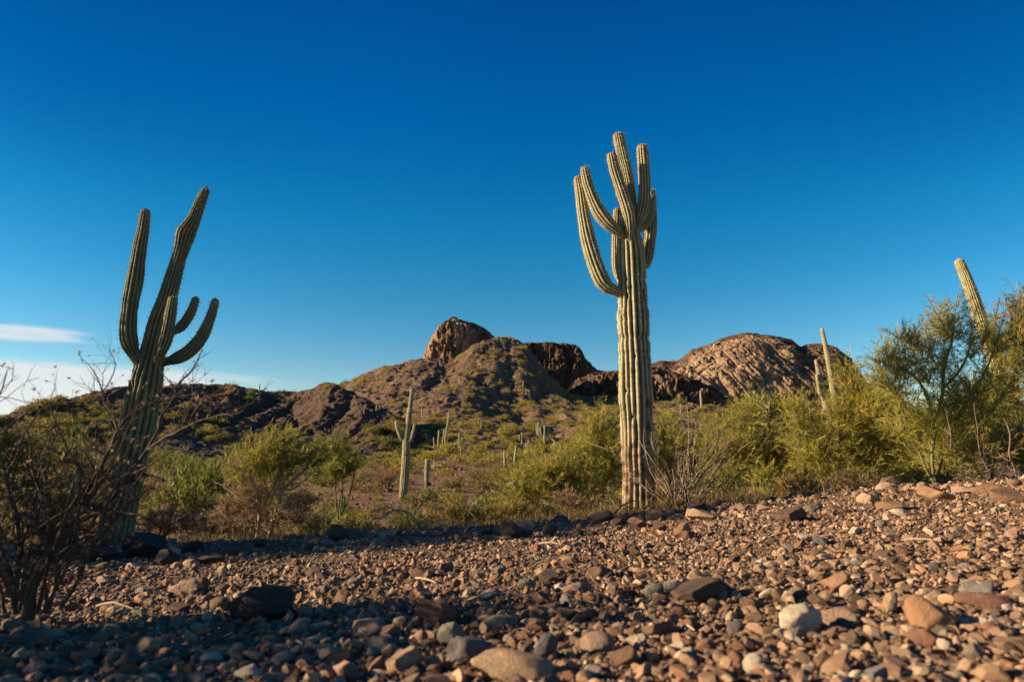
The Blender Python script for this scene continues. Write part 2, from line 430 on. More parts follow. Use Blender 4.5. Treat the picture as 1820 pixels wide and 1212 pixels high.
# butte with its sheer front
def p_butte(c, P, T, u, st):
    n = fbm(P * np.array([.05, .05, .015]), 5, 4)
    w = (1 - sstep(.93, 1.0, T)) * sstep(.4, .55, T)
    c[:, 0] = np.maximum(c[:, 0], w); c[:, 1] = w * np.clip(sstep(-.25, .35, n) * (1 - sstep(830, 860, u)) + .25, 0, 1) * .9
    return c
C_sil = [(715, 668), (735, 655), (752, 640), (757, 628), (766, 604), (773, 592), (781, 580), (790, 573), (799, 569), (806, 568), (818, 571), (830, 573), (845, 579), (860, 586), (878, 600), (900, 622), (930, 660), (950, 690)]
hill('butte', C_sil, [(700, 430), (800, 420), (960, 440)], [(700, 330), (960, 330)],
     [(0, 0), (.45, .22), (.72, .38), (.76, .46), (.80, .80), (.86, .92), (1, 1)], m_cliff, 420, 240, 4.2, .055, 37, p_butte, foot_z=6, back=1.6, jag=2.0, vs=.3, crack=3.2)
# mesa behind the knoll
D_sil = [(880, 640), (905, 622), (930, 616), (955, 614), (980, 613), (1003, 614), (1020, 616), (1031, 622), (1036, 633), (1041, 642), (1050, 649), (1060, 661), (1075, 663), (1100, 664), (1140, 668), (1180, 690), (1240, 720)]
hill('mesa', D_sil, [(880, 470), (1240, 470)], [(880, 345), (1240, 345)],
     [(0, 0), (.5, .25), (.72, .42), (.78, .66), (.83, .80), (.87, .97), (1, 1)], m_cliff, 420, 200, 4.0, .05, 51, plain, foot_z=6, back=1.2, jag=2.0, vs=.3, crack=3.2)
# low broken cliff between
def p_low(c, P, T, u, st):
    w = sstep(.55, .65, T); n = fbm(P * .08, 8, 3)
    c[:, 0] = np.maximum(c[:, 0], w); c[:, 1] = w * sstep(-.1, .5, n) * .35
    return c
E_sil = [(985, 712), (1008, 700), (1020, 684), (1028, 676), (1042, 671), (1060, 667), (1085, 665), (1110, 667), (1140, 660), (1165, 657), (1180, 662), (1205, 668), (1230, 680), (1255, 692), (1290, 712), (1340, 735)]
hill('low_cliff_hill', E_sil, [(985, 365), (1340, 365)], [(985, 285), (1340, 285)],
     [(0, 0), (.5, .3), (.62, .4), (.7, .84), (.8, .95), (1, 1)], m_cliff, 420, 160, 3.4, .06, 61, p_low, foot_z=8, back=1.0, jag=1.8, vs=.4, crack=2.2)
# big dome mountain on the right
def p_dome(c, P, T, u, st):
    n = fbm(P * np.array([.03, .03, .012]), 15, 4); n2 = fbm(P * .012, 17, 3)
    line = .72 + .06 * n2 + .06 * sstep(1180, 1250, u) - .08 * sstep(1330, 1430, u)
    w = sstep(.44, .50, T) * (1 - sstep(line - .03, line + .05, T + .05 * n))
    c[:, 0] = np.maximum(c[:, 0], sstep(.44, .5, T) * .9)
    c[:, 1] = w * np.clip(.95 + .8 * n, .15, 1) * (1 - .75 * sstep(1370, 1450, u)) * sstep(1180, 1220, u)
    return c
F_sil = [(1120, 668), (1150, 652), (1160, 646), (1172, 641), (1186, 642), (1202, 641), (1220, 631), (1228, 623), (1245, 618), (1262, 612), (1280, 603), (1300, 598), (1316, 594), (1332, 592), (1350, 594), (1372, 597), (1395, 600), (1408, 604),
         (1418, 612), (1424, 616), (1432, 613), (1445, 612), (1462, 612), (1476, 614), (1490, 620), (1504, 632), (1520, 652), (1545, 684), (1580, 712), (1700, 760)]
hill('dome_mountain', F_sil, [(1120, 520), (1700, 540)], [(1120, 350), (1700, 350)],
     [(0, 0), (.4, .2), (.47, .27), (.56, .60), (.66, .78), (.8, .9), (1, 1)], m_cliff, 620, 260, 4.6, .04, 71, p_dome, foot_z=8, back=1.0, jag=1.8, gully=4, vs=.25, sh=.7, rg=.5, crack=2.4)
# ------------------------------------------------------------------ saguaros
def ribbed(mb, P, R, ribs, rng, depth=.16, spine=True, base_bark=0.0, step=.035, cap=True, green=(.150, .165, .075), crest=(.52, .445, .275), spine_n=3, bark_top=None, scars=0, neck=0.0):
    "one fluted stem along P: ribs, rounded tip, spines, corky base"
    P, R = resample(P, R, step)
    seg = np.concatenate([[0], np.cumsum(np.linalg.norm(np.diff(P, axis=0), axis=1))]); Ltot = seg[-1]
    if cap:                      # rounded tip
        k = R[-1]; d = Ltot - seg
        m = d < k; P0, R0 = P.copy(), R.copy()
        R[m] = R[m] * np.sqrt(np.clip(1 - ((k - d[m]) / k) ** 2, .0004, 1))
        # extra rings close to the tip
        ex = np.linspace(0, 1, 6)[1:-1]
        T = unit(P[-1] - P[-2]); tips = [P[-1] - T * k * (.10 * (1 - e)) for e in ex]
    if neck > 0:                 # an arm narrows where it leaves the trunk
        R = R * (1 - neck * np.exp(-((seg - 1.6 * R[min(len(R) - 1, 8)]) / (R[min(len(R) - 1, 8)] * 1.3)) ** 2))
    T, N, B = frames(P)
    per = 6; k = ribs * per
    a = np.arange(k) * 2 * PI / k
    n = len(P)
    wob = .10 * np.array([vnoise(np.array([[s * 1.3, ribs, 0.5]]), 3)[0] for s in seg])
    ph = np.abs(np.sin(ribs * a / 2))                     # 0 in the furrow, 1 on the rib
    prof = 1 - depth * (1 - ph ** .75)
    ang = a[None] + wob[:, None]
    ptsn = np.stack([np.repeat(seg[:, None] * 2.2, k, 1), np.repeat(np.arange(k)[None] // per * 1.7, n, 0), np.full((n, k), rng.random() * 50)], -1).reshape(-1, 3)
    nz = vnoise(ptsn, 7).reshape(n, k)
    lump = vnoise(np.stack([seg * 3.1, 0 * seg + rng.random() * 9, 0 * seg], -1), 2)
    pin = np.zeros(n)
    for _ in range(int(Ltot / .45)):          # pinched growth bands
        pin += .05 * np.exp(-((seg - rng.uniform(.1, Ltot)) / .035) ** 2)
    RR = R[:, None] * prof[None] * (1 + .06 * nz) * (1 + .04 * lump - pin)[:, None]
    # each areole swells the rib a little
    are = .012 * np.sin(seg * 2 * PI / .055)[:, None] * ph[None] ** 2
    RR = RR * (1 + are)
    V = P[:, None] + RR[..., None] * (np.cos(ang)[..., None] * N[:, None] + np.sin(ang)[..., None] * B[:, None])
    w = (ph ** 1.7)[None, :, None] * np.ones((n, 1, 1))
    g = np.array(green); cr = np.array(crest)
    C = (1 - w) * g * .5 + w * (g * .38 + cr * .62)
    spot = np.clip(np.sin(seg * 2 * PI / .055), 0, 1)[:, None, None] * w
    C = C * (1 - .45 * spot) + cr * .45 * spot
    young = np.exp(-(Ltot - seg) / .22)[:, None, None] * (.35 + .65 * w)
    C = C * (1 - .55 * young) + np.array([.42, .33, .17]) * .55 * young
    if base_bark > 0:            # cork climbing from the foot
        z = V[..., 2] - P[0][2]
        cork = sstep(.15, -.15, z - base_bark * (1 + .8 * nz)) [..., None]
        patch = sstep(.35, .6, fbm((V.reshape(-1, 3)) * np.array([7, 7, 3.5]), 31, 3).reshape(n, k) * .9 + .5 - z / (base_bark * 6.5) + .12 * (1 - ph)[None]) [..., None]
        cork = np.maximum(cork, patch * .8)
        kn = fbm(V.reshape(-1, 3) * np.array([9, 9, 14]), 33, 4).reshape(n, k)[..., None]
        bc = np.array([.24, .165, .105]) * (1 + 1.5 * kn)
        C = C * (1 - cork) + bc * cork
        V = V + cork * .03 * R[:, None, None] * 8 * kn * (np.cos(ang)[..., None] * N[:, None] + np.sin(ang)[..., None] * B[:, None]) * .12
    for s_ in range(scars):      # woodpecker holes and healed scars
        i = rng.integers(int(n * .25), int(n * .75)); j = rng.integers(0, k)
        c0 = V[i, j]; d = np.linalg.norm(V - c0, axis=-1)
        h = np.exp(-(d / rng.uniform(.022, .06)) ** 2)[..., None]
        cen = P[:, None] - V; V = V + .28 * h * cen
        C = C * (1 - h) + np.array([.05, .035, .025]) * h
    mb.add(V.reshape(-1, 3), quads=grid_quads(n, k, True), col=np.clip(C, .01, 1).reshape(-1, 3))
    # close the tip
    tip = P[-1] + T[-1] * R[-1] * .3
    last = V[-1]
    tri = np.stack([np.arange(k), (np.arange(k) + 1) % k, np.full(k, k)], -1)
    mb.add(np.concatenate([last, tip[None]]), tris=tri, col=(.42, .33, .18))
    if spine:
        sp_i = np.arange(2, n - 1, max(1, int(round(.055 / step))))
        J = (np.arange(ribs) * per + per // 2)
        for j in J:
            c = V[sp_i, j]; out = unit(c - P[sp_i])
            tips_near = np.exp(-(Ltot - seg[sp_i]) / .3)
            for r_ in range(spine_n):
                D = out + rng.normal(size=out.shape) * .55
                blades(mb, rng, c - out * .004, D, rng.uniform(.025, .055, len(c)) * (1 + .4 * tips_near), .004, np.array([.40, .32, .19]) * rng.uniform(.6, 1.25, (len(c), 1)))

def px_path(pts, Y):
    "list of (u, v, half width, depth offset) to world points and radii"
    P, R = [], []
    for p in pts:
        dy = p[3] if len(p) > 3 else 0
        P.append(at(p[0], p[1], Y + dy)); R.append(p[2] * pxm(Y + dy))
    return np.array(P), np.array(R)

def saguaro(label, Y, stems, ribs_trunk=18, ribs_arm=13, seed=1, group=None, step=.035, spine=True, bark=.5, scars=0, spine_n=3, base=None, green=(.150, .165, .075), depth=.16, crest=(.52, .445, .275)):
    "stems[0] is the trunk, listed from its foot up; the rest are arms, listed from the trunk outwards"
    rng = np.random.default_rng(seed)
    P, R = px_path(stems[0], Y)
    root = P[0].copy()
    t = thing('saguaro_cactus', label, 'cactus', root, group)
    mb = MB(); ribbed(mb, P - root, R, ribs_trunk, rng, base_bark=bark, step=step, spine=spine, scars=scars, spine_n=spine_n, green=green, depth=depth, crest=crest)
    mb.build('trunk', m_cactus, t)
    for st in stems[1:]:
        P, R = px_path(st, Y); mb = MB()
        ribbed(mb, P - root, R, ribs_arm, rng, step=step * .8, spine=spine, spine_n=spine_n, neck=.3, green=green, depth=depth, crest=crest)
        mb.build('arm', m_cactus, t)
    return t

# the tall lit saguaro right of the middle
saguaro('tall sunlit saguaro with a cluster of seven upturned arms on the stony crest', 11.0, [
    [(1140, 925, 31), (1138, 900, 30), (1136, 870, 28.5), (1133, 800, 29), (1130, 700, 30), (1127, 600, 29.5), (1124, 520, 28), (1121, 455, 26.5), (1118, 415, 21), (1120, 385, 14), (1119, 346, 12), (1114.5, 312, 11.5), (1106, 274, 11), (1100, 246, 10.5), (1098.5, 235, 10.5)],
    [(1119, 430, 10, -.12), (1120, 408, 11, -.26), (1117.5, 383, 12, -.30), (1106, 346, 11.5, -.30), (1095, 312, 10.5, -.28), (1088, 282, 9.5, -.28), (1086, 271, 9.5, -.28)],
    [(1120, 412, 10, -.05), (1133, 398, 11, -.10), (1141, 380, 12, -.12), (1145.5, 346, 12, -.12), (1144.5, 304, 11.5, -.12), (1142, 268, 11, -.12), (1141.5, 256, 11, -.12)],
    [(1112, 420, 10, -.10), (1098, 411, 13, -.20), (1078, 394, 13.5, -.22), (1061, 369, 12.5, -.22), (1046, 332, 10.5, -.22), (1040, 306, 9, -.22), (1038.5, 296, 9, -.22)],
    [(1112, 524, 11, -.02), (1092, 516, 14, -.08), (1074, 504, 15.5, -.10), (1059, 473, 15, -.10), (1047, 433, 14, -.08), (1038, 388, 12, -.05), (1032, 346, 10, 0), (1027, 320, 7.5, .05), (1026, 312, 7.5, .05)],
    [(1106, 500, 9, .22), (1098, 488, 9.5, .30), (1096, 450, 9.5, .32), (1096, 410, 8.6, .32), (1097, 380, 7.6, .32), (1097, 369, 7, .32)],
    [(1136, 468, 10, .16), (1148, 472, 9, .28), (1152, 448, 11.5, .30), (1155.5, 415, 12, .30), (1157, 377, 11, .30), (1157.5, 348, 8.5, .30), (1157, 335, 8, .30)],
    [(1128, 408, 9, .08), (1143, 404, 9.5, .15), (1152, 388, 9.5, .18), (1157, 362, 8.5, .2), (1158, 346, 7, .2)]],
    ribs_trunk=17, ribs_arm=12, seed=3, bark=1.1, scars=22, spine_n=4, depth=.25)
# the leaning saguaro on the left, its shade put into darker skin colours
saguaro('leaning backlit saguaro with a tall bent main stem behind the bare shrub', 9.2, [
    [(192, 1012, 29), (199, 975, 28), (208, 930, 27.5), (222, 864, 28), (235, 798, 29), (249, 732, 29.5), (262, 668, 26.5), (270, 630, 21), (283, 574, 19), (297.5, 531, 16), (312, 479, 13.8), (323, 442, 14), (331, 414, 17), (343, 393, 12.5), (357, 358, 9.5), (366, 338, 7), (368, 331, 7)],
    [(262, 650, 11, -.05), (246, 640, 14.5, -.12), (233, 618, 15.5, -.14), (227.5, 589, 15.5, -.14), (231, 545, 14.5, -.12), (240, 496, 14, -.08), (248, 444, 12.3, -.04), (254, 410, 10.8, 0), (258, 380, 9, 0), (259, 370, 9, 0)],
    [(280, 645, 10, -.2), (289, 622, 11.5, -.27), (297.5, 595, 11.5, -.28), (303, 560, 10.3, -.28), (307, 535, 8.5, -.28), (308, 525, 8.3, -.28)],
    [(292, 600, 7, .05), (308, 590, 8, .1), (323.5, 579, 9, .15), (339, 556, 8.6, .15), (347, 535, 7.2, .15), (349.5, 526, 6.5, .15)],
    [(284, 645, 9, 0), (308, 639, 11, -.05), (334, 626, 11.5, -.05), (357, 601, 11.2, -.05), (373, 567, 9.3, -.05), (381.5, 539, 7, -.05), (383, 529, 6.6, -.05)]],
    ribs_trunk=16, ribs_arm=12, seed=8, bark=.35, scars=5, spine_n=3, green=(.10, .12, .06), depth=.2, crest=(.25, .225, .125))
# smaller ones behind
saguaro('small saguaro with two short raised arms in the middle distance', 30.0, [
    [(716, 897, 7), (716.3, 883, 7), (719, 852, 7.4), (721.7, 816, 7.8), (722.3, 785, 6.8), (724.5, 762, 5.2), (729, 725, 4.4), (732, 698, 3.6), (732.6, 690, 3.6)],
    [(720, 784, 3, 0), (713, 778, 3.6, -.05), (707.5, 764, 3.6, -.05), (705, 752, 3.2, -.05), (704.6, 747, 3.1, -.05)],
    [(724, 785, 2.8, -.1), (730, 782, 3.4, -.12), (734.3, 768, 3.2, -.1), (737, 755, 2.5, -.1), (737.3, 751, 2.4, -.1)]], ribs_trunk=14, ribs_arm=10, seed=11, step=.06, bark=.5, scars=3, spine_n=2)
saguaro('short armless saguaro post on the flats beside the two-armed one', 33.0, [
    [(757.4, 874, 2.3), (757.6, 866, 2.8), (758.5, 843, 4.2), (759.6, 823, 4.2), (759.8, 814, 4.0)]], ribs_trunk=14, seed=12, step=.06, bark=.15, spine_n=2, green=(.10, .105, .055))
saguaro('thick single-stem saguaro leaning left out of the palo verde crown', 17.0, [
    [(1838, 850, 13), (1786, 700, 13), (1760, 618, 11.6), (1745, 574, 11.2), (1732, 536, 10.8), (1719, 499, 9.8), (1707, 470, 8.2), (1703, 459, 7.8)]], ribs_trunk=17, seed=14, bark=.2, spine_n=4, step=.045, green=(.16, .175, .07))
saguaro('slim tall saguaro standing against the dark end of the dome mountain', 36.0, [
    [(1492, 800, 5.5), (1484, 720, 5.3), (1475, 655, 4.8), (1467, 614, 4.2), (1461.5, 588, 3.2), (1460.5, 582, 3)]], ribs_trunk=13, seed=15, bark=.3, spine_n=2, step=.07, green=(.19, .19, .08))
saguaro('slim saguaro with one hugging side arm left of the slim tall one', 34.0, [
    [(1478, 800, 5.5), (1469, 730, 5.5), (1463, 696, 5), (1456, 666, 4.2), (1451, 645, 3), (1450, 638, 3)],
    [(1463, 710, 2.6, -.1), (1457, 697, 3.1, -.12), (1453, 676, 2.8, -.12), (1451.5, 664, 2.4, -.12)]], ribs_trunk=13, ribs_arm=10, seed=16, bark=.3, spine_n=2, step=.07, green=(.19, .19, .08))
# a stubby barrel cactus half hidden behind the bare shrub
g = on_ground(135, 8.6)
t = thing('barrel_cactus', 'stubby dark barrel cactus left of the leaning saguaro', 'cactus', g)
mb = MB(); top = at(137, 838, 8.6) - g
ribbed(mb, np.array([[0, 0, -.05], [.02, 0, top[2] * .45], [top[0], 0, top[2] * .8], [top[0], 0, top[2]]]), np.array([.07, .10, .095, .075]), 14, np.random.default_rng(4), green=(.08, .085, .045))
mb.build('stem', m_cactus, t)

# saguaros scattered over the far slopes: photo foot (u, v), height in pixels, kind
def hill_point(u, v):
    "first hit of the ray through (u, v) on floor or hill"
    q, s = ray(u, v); q = float(q); s = float(s); best = None
    for nm, h in HILLS.items():
        G = h['G']; qq = h['q']
        if q < qq[0] or q > qq[-1]: continue
        j = int(np.interp(q, qq, np.arange(len(qq)))); colm = G[:, j]
        d = colm[:, 2] - (CZ + s * colm[:, 1])
        k = np.argmax(d > 0)
        if d[k] > 0 and (best is None or colm[k, 1] < best[1]): best = np.array([q * colm[k, 1], colm[k, 1], colm[k, 2]])
    g = ground_at(u, v, 250)
    hit = CZ + s * g[1] - g[2]
    if abs(hit) < .3 and (best is None or g[1] < best[1]): best = g
    return best
FAR = [(779, 797, 32, 0, 'middle of three far saguaros clumped beyond the small two-armed saguaro'), (787, 795, 30, 0, 'right stem of three far saguaros clumped beyond the small two-armed saguaro'),
       (772, 799, 22, 0, 'shortest far saguaro of the clump beyond the small two-armed saguaro'), (792, 796, 62, 0, 'tallest far pole-like saguaro rising behind the clump of three'),
       (819, 815, 46, 2, 'far saguaro with candelabra arms right of the clump of three'),
       (897, 830, 30, 0, 'dark armless far saguaro left of a near twin before the brown slope'), (915, 826, 34, 0, 'taller dark armless far saguaro, right one of a near pair'),
       (928, 796, 28, 2, 'pale far saguaro with arms like a fork on the lower slope'), (968, 790, 34, 2, 'far saguaro with short arms left of the bleached skeleton'),
       (954, 775, 22, 0, 'far single-stem saguaro between two forked ones on the lower slope'), (957, 776, 26, 0, 'far slim saguaro doubled by a shorter neighbour on the slope'),
       (938, 806, 22, 1, 'small far saguaro with one arm below the forked pale one'), (995, 818, 26, 0, 'dark far saguaro close beside the bleached skeleton'),
       (1026, 812, 22, 0, 'pale stubby far saguaro right of the bleached skeleton'), (1081, 800, 42, 0, 'slender pale far saguaro left of the tall sunlit saguaro'),
       (461, 698, 16, 0, 'lone saguaro on the skyline of the left ridge'), (669, 730, 10, 0, 'tiny saguaro high on the left flank of the centre hill'),
       (704, 685, 12, 0, 'tiny saguaro in the shade below the butte'), (782, 650, 10, 0, 'tiny saguaro at the foot of the butte'),
       (647, 737, 14, 1, 'tiny saguaro above the shadowed knob of the ridge'), (750, 740, 20, 0, 'thin far saguaro on the slope right of the two-armed tip'),
       (855, 770, 20, 0, 'thin far saguaro near the middle of the lit slope'), (930, 690, 12, 0, 'tiny saguaro in the shade of the knoll'), (935, 700, 10, 0, 'lowest tiny saguaro in the shade of the knoll'),
       (1247, 725, 30, 0, 'far pale saguaro on the scree below the dome mountain'), (1210, 735, 18, 0, 'small far saguaro on scree right of the tall sunlit saguaro'), (855, 655, 10, 0, 'tiny saguaro on the lit shoulder of the knoll'), (905, 603, 6, 0, 'tiny saguaro on top of the knoll')]
rng = np.random.default_rng(77)
for i, (u, v, hp, kind, lab) in enumerate(FAR):
    g = hill_point(u, v)
    if g is None: continue
    Y_ = g[1]; m = pxm(Y_); H = hp * m; r = max(.055 * H, 1.0 * m) if hp < 40 else .035 * H
    t = thing('saguaro_cactus', lab, 'cactus', g, 'saguaros far off on the slopes')
    mb = MB(); ln = rng.normal() * .035 * H; r *= rng.uniform(.85, 1.3)
    ribbed(mb, np.array([[0, 0, -.3], [0, 0, H * .3], [ln, 0, H * .7], [ln * 1.6, 0, H]]), np.array([.8, 1, .95, .8]) * r, 10, rng, step=.12, spine=False, bark_top=None, green=(.20, .20, .09))
    mb.build('trunk', m_cactus, t)
    for k_ in range(kind):
        sg = 1 if k_ % 2 else -1; h0 = H * rng.uniform(.38, .5); mb = MB()
        ribbed(mb, np.array([[0, 0, h0], [sg * r * 2.2, 0, h0 + r * .6], [sg * r * 3.0, 0, h0 + r * 2.5], [sg * r * 3.0, 0, H * rng.uniform(.75, .95)]]), np.array([.6, .75, .75, .6]) * r, 8, rng, step=.1, spine=False, green=(.20, .20, .09))
        mb.build('arm', m_cactus, t)
# bleached skeleton of a dead saguaro
g = hill_point(989, 828); Y_ = g[1]
t = thing('dead_saguaro', 'bleached dead saguaro skeleton with forked pale limbs on the lower slope', 'cactus', g)
mb = MB()
def sk(pts, mb): 
    P = np.array([at(a, b, Y_) for a, b, _ in pts]) - g; P, R_ = resample(P, np.array([c for *_, c in pts]) * pxm(Y_), .15); tube(mb, P, R_, 7, (.46, .39, .29))
sk([(989, 830, 1.6), (989, 812, 1.6), (988, 800, 1.5), (986, 790, 1.2), (984, 783, .8), (980, 778, .4)], mb); mb.build('trunk', m_bark, t)
for pts in ([(988, 808, 1.2), (984, 804, 1.2), (981, 797, 1), (979.5, 790, .6)], [(988, 799, 1.2), (985, 796, 1.1), (983, 790, .8), (983.5, 787, .5)], [(989, 808, 1.2), (994, 806, 1.1), (996, 800, .9), (996, 795, .5)]):
    mb = MB(); sk(pts, mb); mb.build('arm', m_bark, t)
# white post, rail and yellow plate far across the flats
g = hill_point(771, 836); Y_ = g[1]; m = pxm(Y_)
t = thing('roadside_marker', 'white post and rail with a yellow plate beyond the short armless saguaro', 'marker', g)
def boxm(mb, c, s, col, bev=.15):
    c = np.array(c); s = np.array(s) / 2; b_ = bev * s.min()
    import itertools
    v = []
    for sx_, sy_, sz_ in itertools.product((-1, 1), repeat=3):
        sg = np.array([sx_, sy_, sz_]); v.append(sg * (s - [b_, b_, 0])); v.append(sg * (s - [b_, 0, b_])); v.append(sg * (s - [0, b_, b_]))
    bmm = bmesh.new(); [bmm.verts.new(c + x) for x in v]; bmesh.ops.convex_hull(bmm, input=bmm.verts[:]); bmesh.ops.triangulate(bmm, faces=bmm.faces[:])
    bmm.verts.index_update(); mb.add([x.co[:] for x in bmm.verts], tris=[[x.index for x in f.verts] for f in bmm.faces], col=col); bmm.free()
import bmesh
mb = MB(); boxm(mb, (0, 0, 5 * m), (1.1 * m, 1.1 * m, 13 * m), (.8, .78, .74)); mb.build('post', m_paint, t, False)
mb = MB(); boxm(mb, (4.5 * m, 0, 8.5 * m), (19 * m, .6 * m, 1.6 * m), (.8, .78, .74)); mb.build('rail', m_paint, t, False)
mb = MB(); boxm(mb, (0, 0, 16 * m), (.9 * m, .9 * m, 9 * m), (.7, .7, .68)); mb.build('mast', m_paint, t, False)
mb = MB(); boxm(mb, (-2.6 * m, -1.2 * m, 5.6 * m), (5 * m, .3 * m, 5 * m), (.92, .62, .03)); mb.build('plate', m_paint, t, False)
# ------------------------------------------------------------------ stones
import bmesh
def ico(sub):
    bm_ = bmesh.new(); bmesh.ops.create_icosphere(bm_, subdivisions=sub, radius=1)
    v = np.array([x.co[:] for x in bm_.verts]); bm_.verts.index_update(); f = np.array([[x.index for x in f.verts] for f in bm_.faces]); bm_.free(); return v, f
ICO = {k: ico(k) for k in (1, 2, 3, 4)}
def stone(sub, rng, angular=1.0, flat=.65):
    v, f = ICO[sub]; v = v.copy()
    s = np.array([1, rng.uniform(.55, .92), rng.uniform(flat * .75, flat * 1.15)])
    nc = int(5 + 9 * angular)
    for _ in range(nc):
        n = unit(rng.normal(size=3)); d = rng.uniform(.36, .78) if angular > .5 else rng.uniform(.72, .95)
        e = v @ n - d; v -= np.clip(e, 0, None)[:, None] * n
    v *= s
    if sub >= 3:
        nz = fbm(v * 2.2 + rng.random() * 40, 5, 4); v *= (1 + .13 * nz)[:, None]
        for _ in range(4):
            n = unit(rng.normal(size=3)); e = v @ n - rng.uniform(.6, .8) * (v @ n).max(); v -= np.clip(e, 0, None)[:, None] * n * .85
        nz = fbm(v * 6 + rng.random() * 40, 6, 4); v *= (1 + .08 * nz)[:, None]
    return v, f
PAL = np.array([(.27, .165, .09), (.32, .205, .115), (.40, .285, .17), (.19, .108, .066), (.12, .082, .055), (.30, .14, .07), (.46, .36, .24), (.18, .165, .125), (.24, .14, .09), (.095, .073, .06), (.36, .215, .125), (.52, .45, .34)])
PAL = PAL * [.98, 1.0, 1.1] * .66 + np.array([.30, .175, .095]) * .34
PW = np.array([5, 5, 3, 4, 3, 2.5, 1.2, 1.2, 4, 2, 3, .5]); PW = PW / PW.sum()
def rotz_y(rng, n):
    "random rotations: any turn about z, modest tilt"
    a = rng.uniform(0, 2 * PI, n); b_ = rng.normal(size=n) * .45; c_ = rng.normal(size=n) * .45
    ca, sa, cb, sb, cc, sc = np.cos(a), np.sin(a), np.cos(b_), np.sin(b_), np.cos(c_), np.sin(c_)
    Rz = np.zeros((n, 3, 3)); Rz[:, 0, 0] = ca; Rz[:, 0, 1] = -sa; Rz[:, 1, 0] = sa; Rz[:, 1, 1] = ca; Rz[:, 2, 2] = 1
    Rx = np.zeros((n, 3, 3)); Rx[:, 0, 0] = 1; Rx[:, 1, 1] = cb; Rx[:, 1, 2] = -sb; Rx[:, 2, 1] = sb; Rx[:, 2, 2] = cb
    Ry = np.zeros((n, 3, 3)); Ry[:, 1, 1] = 1; Ry[:, 0, 0] = cc; Ry[:, 0, 2] = sc; Ry[:, 2, 0] = -sc; Ry[:, 2, 2] = cc
    return Rz @ Rx @ Ry
def scatter_stones(mb, rng, x, y, r, sub, nvar=9, dark=None):
    var = [stone(sub, rng, rng.choice([.4, 1.0, 1.0, 1.0]), rng.choice([.5, .65, .8])) for _ in range(nvar)]
    k = rng.integers(0, nvar, len(x)); z = zg(x, y)
    Rm = rotz_y(rng, len(x))
    col = PAL[rng.choice(len(PAL), len(x), p=PW)] * rng.uniform(.4, 1.25, (len(x), 1)) * .93
    if dark is not None: col = col * dark[:, None]
    for i in range(nvar):
        m = k == i; n = m.sum()
        if not n: continue
        v, f = var[i]
        V = np.einsum('nij,kj->nki', Rm[m], v) * r[m][:, None, None]
        V += np.stack([x[m], y[m], z[m] + r[m] * .22], -1)[:, None]
        Fq = (f[None] + (np.arange(n) * len(v))[:, None, None]).reshape(-1, 3)
        mb.add(V.reshape(-1, 3), tris=Fq, col=np.repeat(col[m], len(v), 0))
rng = np.random.default_rng(101)
mb = MB()
N = 78000
Yd = 1.0 * (11.0 / 1.0) ** (rng.random(N) ** .85); q = rng.uniform(-1.0, 1.0, N)
x = q * Yd; keep = Yd < crest_Y(q) + 1.4; x, Yd = x[keep], Yd[keep]
r = np.exp(rng.normal(math.log(.0112), .6, len(x))) * (1 + .035 * Yd); r = np.clip(r, .0015 * Yd, .055)
near = Yd < 3.0
scatter_stones(mb, rng, x[near], Yd[near], r[near] * .9, 2)
scatter_stones(mb, rng, x[~near], Yd[~near], r[~near], 1, 14)
# rubble heaped along the crest
N = 620; q = rng.uniform(-.85, 1.0, N); Yd = crest_Y(q) + rng.normal(-.25, .6, N); x = q * Yd
scatter_stones(mb, rng, x, Yd, np.exp(rng.normal(math.log(.05), .42, N)), 2, 12)
# grit between them close to the camera
N = 9000; Yd = rng.uniform(1.0, 3.6, N); x = rng.uniform(-1, 1, N) * Yd
scatter_stones(mb, rng, x, Yd, rng.uniform(.004, .010, N), 1)
# stones over the wash and flats
N = 5000; Yd = 10 * (80 / 10) ** rng.random(N); x = rng.uniform(-.85, .85, N) * Yd
scatter_stones(mb, rng, x, Yd, np.exp(rng.normal(math.log(.05), .5, N)) * (1 + Yd * .02), 1, dark=np.full(N, .8))
tag(mb.build('gravel', m_gravel, smooth=False), 'loose brown and tan gravel covering the stony slope', kind='stuff')

